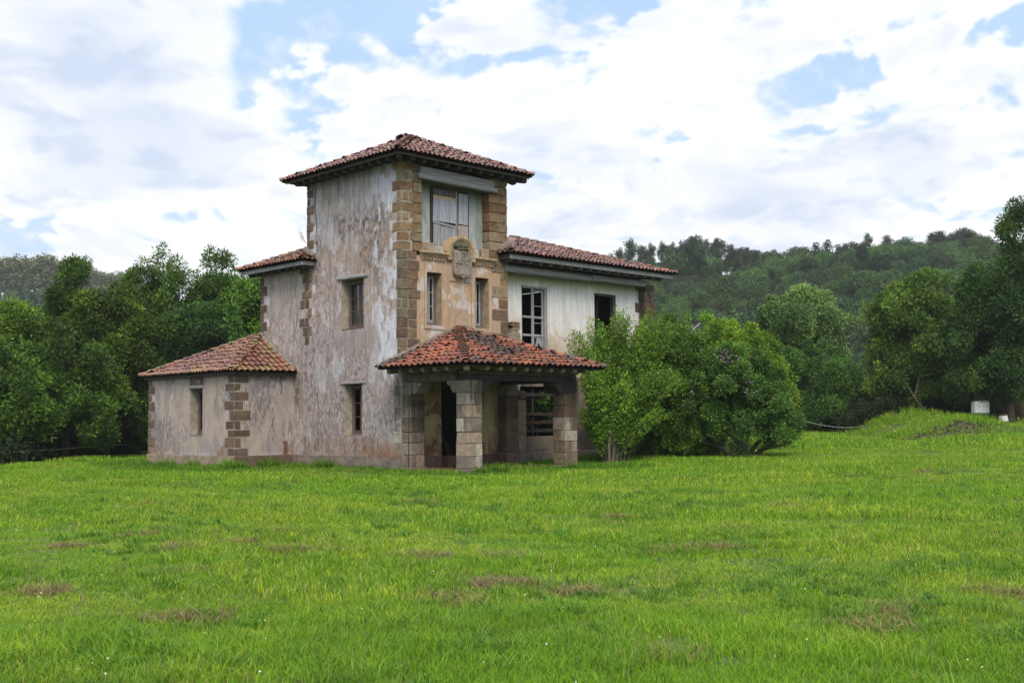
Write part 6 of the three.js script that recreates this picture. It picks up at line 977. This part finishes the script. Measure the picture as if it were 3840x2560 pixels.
  const gB = 'row of small dark conifers on the ridge'; row('cone', [[2912, 925], [2988, 918], [3072, 897], [3114, 886], [3162, 903], [3188, 898], [3208, 893], [3226, 897], [3252, 893], [3176, 906], [3262, 898], [3034, 915]], 340, 'small dark conifer on the ridge, # from the left in its row', gB, 1.1);
  stand('gum', 3344, 874, 338, 'lone tall eucalyptus on the bare part of the ridge', undefined, 1.05); stand('gum', 3330, 905, 340, 'shorter eucalyptus beside the lone one on the ridge', undefined, 1.3);
  const gC = 'clump of big eucalyptus on the ridge at the right'; row('gum', [[3440, 906], [3466, 900], [3510, 868], [3540, 858], [3556, 872], [3590, 866], [3618, 852], [3640, 846], [3668, 860], [3696, 870], [3724, 878], [3745, 892]], 332, 'big spreading ridge eucalyptus, # from the left in the right hand clump', gC, 1.45);
  const gD = 'eucalyptus along the skyline of the left hill'; row('gum', [[12, 958], [48, 950], [84, 954], [120, 956], [162, 944], [196, 962], [232, 968], [264, 964], [288, 966], [310, 990], [345, 1003], [380, 1014], [410, 1018], [440, 1014], [470, 1022], [486, 1018], [510, 1030], [-20, 962], [30, 985], [100, 985], [180, 985]], 425, 'pale rounded eucalyptus on the hazy left skyline, # from the left', gD, 1.3);
}

// ---------------------------------------------------------------- dark undergrowth at the foot of the woods
{
  reseed(151);
  const root = new THREE.Group(); root.name = 'undergrowth'; root.userData = { label: 'dark shady undergrowth under the trees at the meadow edge', kind: 'stuff' }; scene.add(root);
  const geos = SPRIGS.tree, lists = geos.map(() => []), mt = new THREE.Matrix4(), p = new THREE.Vector3(), q = new THREE.Quaternion(), e = new THREE.Euler(), s = new THREE.Vector3(), c = new THREE.Color();
  const add = (D, S, hgt) => { const [x, z] = toXZ(D, S), y = height(x, z); for (let k = 0; k < 9; k++) { p.set(x + rr(-0.6, 0.6), y + hgt * rnd() * (0.6 + 0.5 * vn(D, S)), z + rr(-0.6, 0.6)); const g = rr(0.5, 1.2); lists[Math.floor(rnd() * 3)].push([mt.compose(p, q.setFromEuler(e.set(rr(-1, 1), rr(0, 6), rr(-1, 1))), s.setScalar(rr(0.8, 1.5))).clone(), [0.022 * g, 0.05 * g, 0.012 * g]]); } };
  for (let D = 47; D < 78; D += 0.9) for (let k = 0; k < 12; k++) add(D, lawnEdge(D) - 1.6 - rnd() * rnd() * 12, 1.5 + rnd() * 1.6);
  for (let i = 0; i < 420; i++) add(rr(72, 82), rr(14, 36), rr(0.8, 2.4));
  for (let i = 0; i < 120; i++) add(rr(66, 70), rr(20, 32), rr(0.5, 1.4));
  lists.forEach((l, i) => { const im = new THREE.InstancedMesh(geos[i], LEAF, l.length); l.forEach(([a, b], k) => { im.setMatrixAt(k, a); im.setColorAt(k, c.setRGB(...b)); }); im.name = 'leaves_' + i; root.add(im); });
}

// ---------------------------------------------------------------- small things about the meadow
{
  reseed(141);
  const white = std({ color: new THREE.Color().setRGB(0.72, 0.73, 0.74), roughness: 0.55 }), black = std({ color: new THREE.Color().setRGB(0.02, 0.02, 0.02), roughness: 0.8 }), tapeM = std({ color: new THREE.Color().setRGB(0.55, 0.55, 0.53), roughness: 0.8 });
  const D = 62, b = ground(D, sAt(3672, D)), t = thing('water_tank', 'white plastic tank with dark marks on the grassy bank', 'tank', [b[0], b[1] + 0.5, b[2]], -0.77);
  t.scale.setScalar(0.82); part(t, 'body', block(1.0, 0.85, 0.7, 0.07, 0.004), white).position.y = 0.42; part(t, 'rim', block(0.96, 0.04, 0.66, 0.015, 0.002), std({ color: new THREE.Color().setRGB(0.3, 0.3, 0.31), roughness: 0.7 })).position.y = 0.865;
  for (const [x, y, w, h] of [[-0.08, 0.76, 0.05, 0.1], [0.06, 0.78, 0.06, 0.08], [0.2, 0.76, 0.05, 0.1], [0.3, 0.8, 0.06, 0.06], [-0.22, 0.68, 0.04, 0.06], [-0.2, 0.5, 0.03, 0.14], [0.1, 0.52, 0.03, 0.12], [0.3, 0.5, 0.03, 0.12], [-0.36, 0.55, 0.05, 0.05], [0.36, 0.55, 0.03, 0.1]]) part(t, 'slot', block(w, h, 0.02, 0.003, 0.002), black).position.set(x, y, 0.352);
  const c = ground(61, sAt(3758, 61)), bl = thing('white_block', 'small chipped white block lying right of the tank', 'block', [c[0], c[1] + 0.16, c[2]], -0.5); bl.scale.setScalar(0.8); const bb = part(bl, 'block', block(0.45, 0.4, 0.4, 0.04, 0.02), white); bb.position.y = 0.18; bb.rotation.z = 0.2; const cb = part(bl, 'broken_face', block(0.42, 0.1, 0.38, 0.03, 0.03), M.rust[1]); cb.position.set(0, 0.4, 0); cb.rotation.z = 0.2;
  const d = ground(60.5, sAt(3652, 60.5)), wp = thing('white_board', 'short white board lying in the grass below the tank', 'board', [d[0], d[1] + 0.3, d[2]], -0.77); part(wp, 'board', block(0.42, 0.06, 0.2, 0.01, 0.006), white);
  // electric fence tape on thin posts, left and right
  const fence = (label, pts, sag) => { const P = pts.map(([px, py, DD]) => { const [x, z] = toXZ(DD, sAt(px, DD)); return new THREE.Vector3(x, yAt(py, px, DD), z); }), f = thing('fence_tape', label, 'fence', P[0].toArray()), o = P[0]; const all = []; P.forEach((p, i) => { const g = height(p.x, p.z), q = p.clone().sub(o); if (i % 1 === 0) part(f, 'post', new THREE.CylinderGeometry(0.014, 0.016, Math.max(0.3, p.y - g + 0.25), 6).translate(0, (g + p.y - 0.15) / 2 - p.y, 0), M.metal).position.copy(q); if (i) { const m = q.clone().add(P[i - 1].clone().sub(o)).multiplyScalar(0.5); m.y -= sag; part(f, 'tape', new THREE.TubeGeometry(new THREE.QuadraticBezierCurve3(P[i - 1].clone().sub(o), m, q), 10, 0.008, 5), tapeM); } }); };
  fence('white electric fence tape along the dark wood on the left', [[-120, 1705, 45.6], [105, 1690, 48.4], [310, 1676, 51.5], [530, 1659, 56.5], [700, 1652, 59]], 0.03);
  fence('white fence tape sagging across the far edge of the meadow', [[2985, 1571, 66], [3135, 1601, 66], [3240, 1595, 66], [3305, 1583, 66], [3400, 1592, 66]], 0.12);
  // heaps of dug earth
  const heap = (label, px, DD, w, h) => { const [x, y, z] = ground(DD, sAt(px, DD)), t2 = thing('earth_heap', label, 'earth heap', [x, y, z]), g = new THREE.SphereGeometry(1, 26, 14, 0, 6.2832, 0, 1.7), a = g.attributes.position; for (let i = 0; i < a.count; i++) { const k = 1 + (noise3(a.getX(i) * 2.6 + px, a.getY(i) * 2.6, a.getZ(i) * 2.6) - 0.5) * 0.9; a.setXYZ(i, a.getX(i) * w * k, a.getY(i) * h * k - 0.05, a.getZ(i) * w * 0.7 * k); } g.computeVertexNormals(); part(t2, 'soil', g, std({ color: new THREE.Color().setRGB(0.11, 0.075, 0.045), map: stoneMap, bumpMap: grit, bumpScale: 0.1, roughness: 1 })); };
  heap('low reddish earth heap at the far end of the meadow', 3105, 72, 1.0, 0.34); heap('dark earth heap at the right edge behind the tank', 3830, 64, 1.6, 1.1);
  // clods and roots on the cut bank
  const clod = new THREE.IcosahedronGeometry(0.16, 1), pa = clod.attributes.position; for (let i = 0; i < pa.count; i++) { const k = 1 + (noise3(pa.getX(i) * 17, pa.getY(i) * 17, pa.getZ(i) * 17) - 0.5) * 0.9; pa.setXYZ(i, pa.getX(i) * k, pa.getY(i) * k * 0.8, pa.getZ(i) * k); } clod.computeVertexNormals();
  const N = 420, im = new THREE.InstancedMesh(clod, std({ color: new THREE.Color().setRGB(0.085, 0.062, 0.04), map: stoneMap, roughness: 1 }), N), mt = new THREE.Matrix4(), q = new THREE.Quaternion(), e = new THREE.Euler(), p = new THREE.Vector3(), s = new THREE.Vector3();
  for (let i = 0; i < N; i++) { const DD = rr(55.1, 57.0), S = rr(18.8, 23.8), [x, z] = toXZ(DD, S); p.set(x, height(x, z) + 0.01, z); im.setMatrixAt(i, mt.compose(p, q.setFromEuler(e.set(rr(0, 6), rr(0, 6), rr(0, 6))), s.setScalar(0.12 + rnd() * rnd() * 0.55))); } im.name = 'soil_clods'; im.userData = { label: 'bare earth clods and roots on the cut bank', kind: 'stuff' }; scene.add(im);
  // overhead line in the valley
  const PD = 150, pS = sAt(2600, PD), [px, py, pz] = ground(PD, pS), pole = thing('power_pole', 'pole top with pale diagonal struts and wires behind the shrubs', 'power pole', [px, py, pz]), H = yAt(1215, 2600, PD) - py;
  part(pole, 'mast', new THREE.CylinderGeometry(0.1, 0.16, H, 8).translate(0, H / 2, 0), std({ color: new THREE.Color().setRGB(0.2, 0.2, 0.2), roughness: 0.8 }));
  for (const o of [0, 0.35, 0.7]) part(pole, 'strut', taperTube([new THREE.Vector3(-1.1 * RX + o * RX, H - 1.6, -1.1 * RZ + o * RZ), new THREE.Vector3(0.1 * RX + o * 0.4 * RX, H - 0.7, 0), new THREE.Vector3(1.0 * RX, H + 0.1, 1.0 * RZ)], [0.05, 0.05, 0.05], 5), tapeM);
  for (const [y, a] of [[H - 0.2, 1245], [H - 0.9, 1262]]) { const [ex, ez] = toXZ(210, sAt(3400, 210)); part(pole, 'wire', new THREE.TubeGeometry(new THREE.QuadraticBezierCurve3(new THREE.Vector3(0, y, 0), new THREE.Vector3((ex - px) / 2, y - 2.2 + (a > 1250 ? -0.3 : 0), (ez - pz) / 2), new THREE.Vector3(ex - px, yAt(a, 3400, 210) - py, ez - pz)), 30, 0.03, 4), black); }
}
renderer.render(scene, camera);
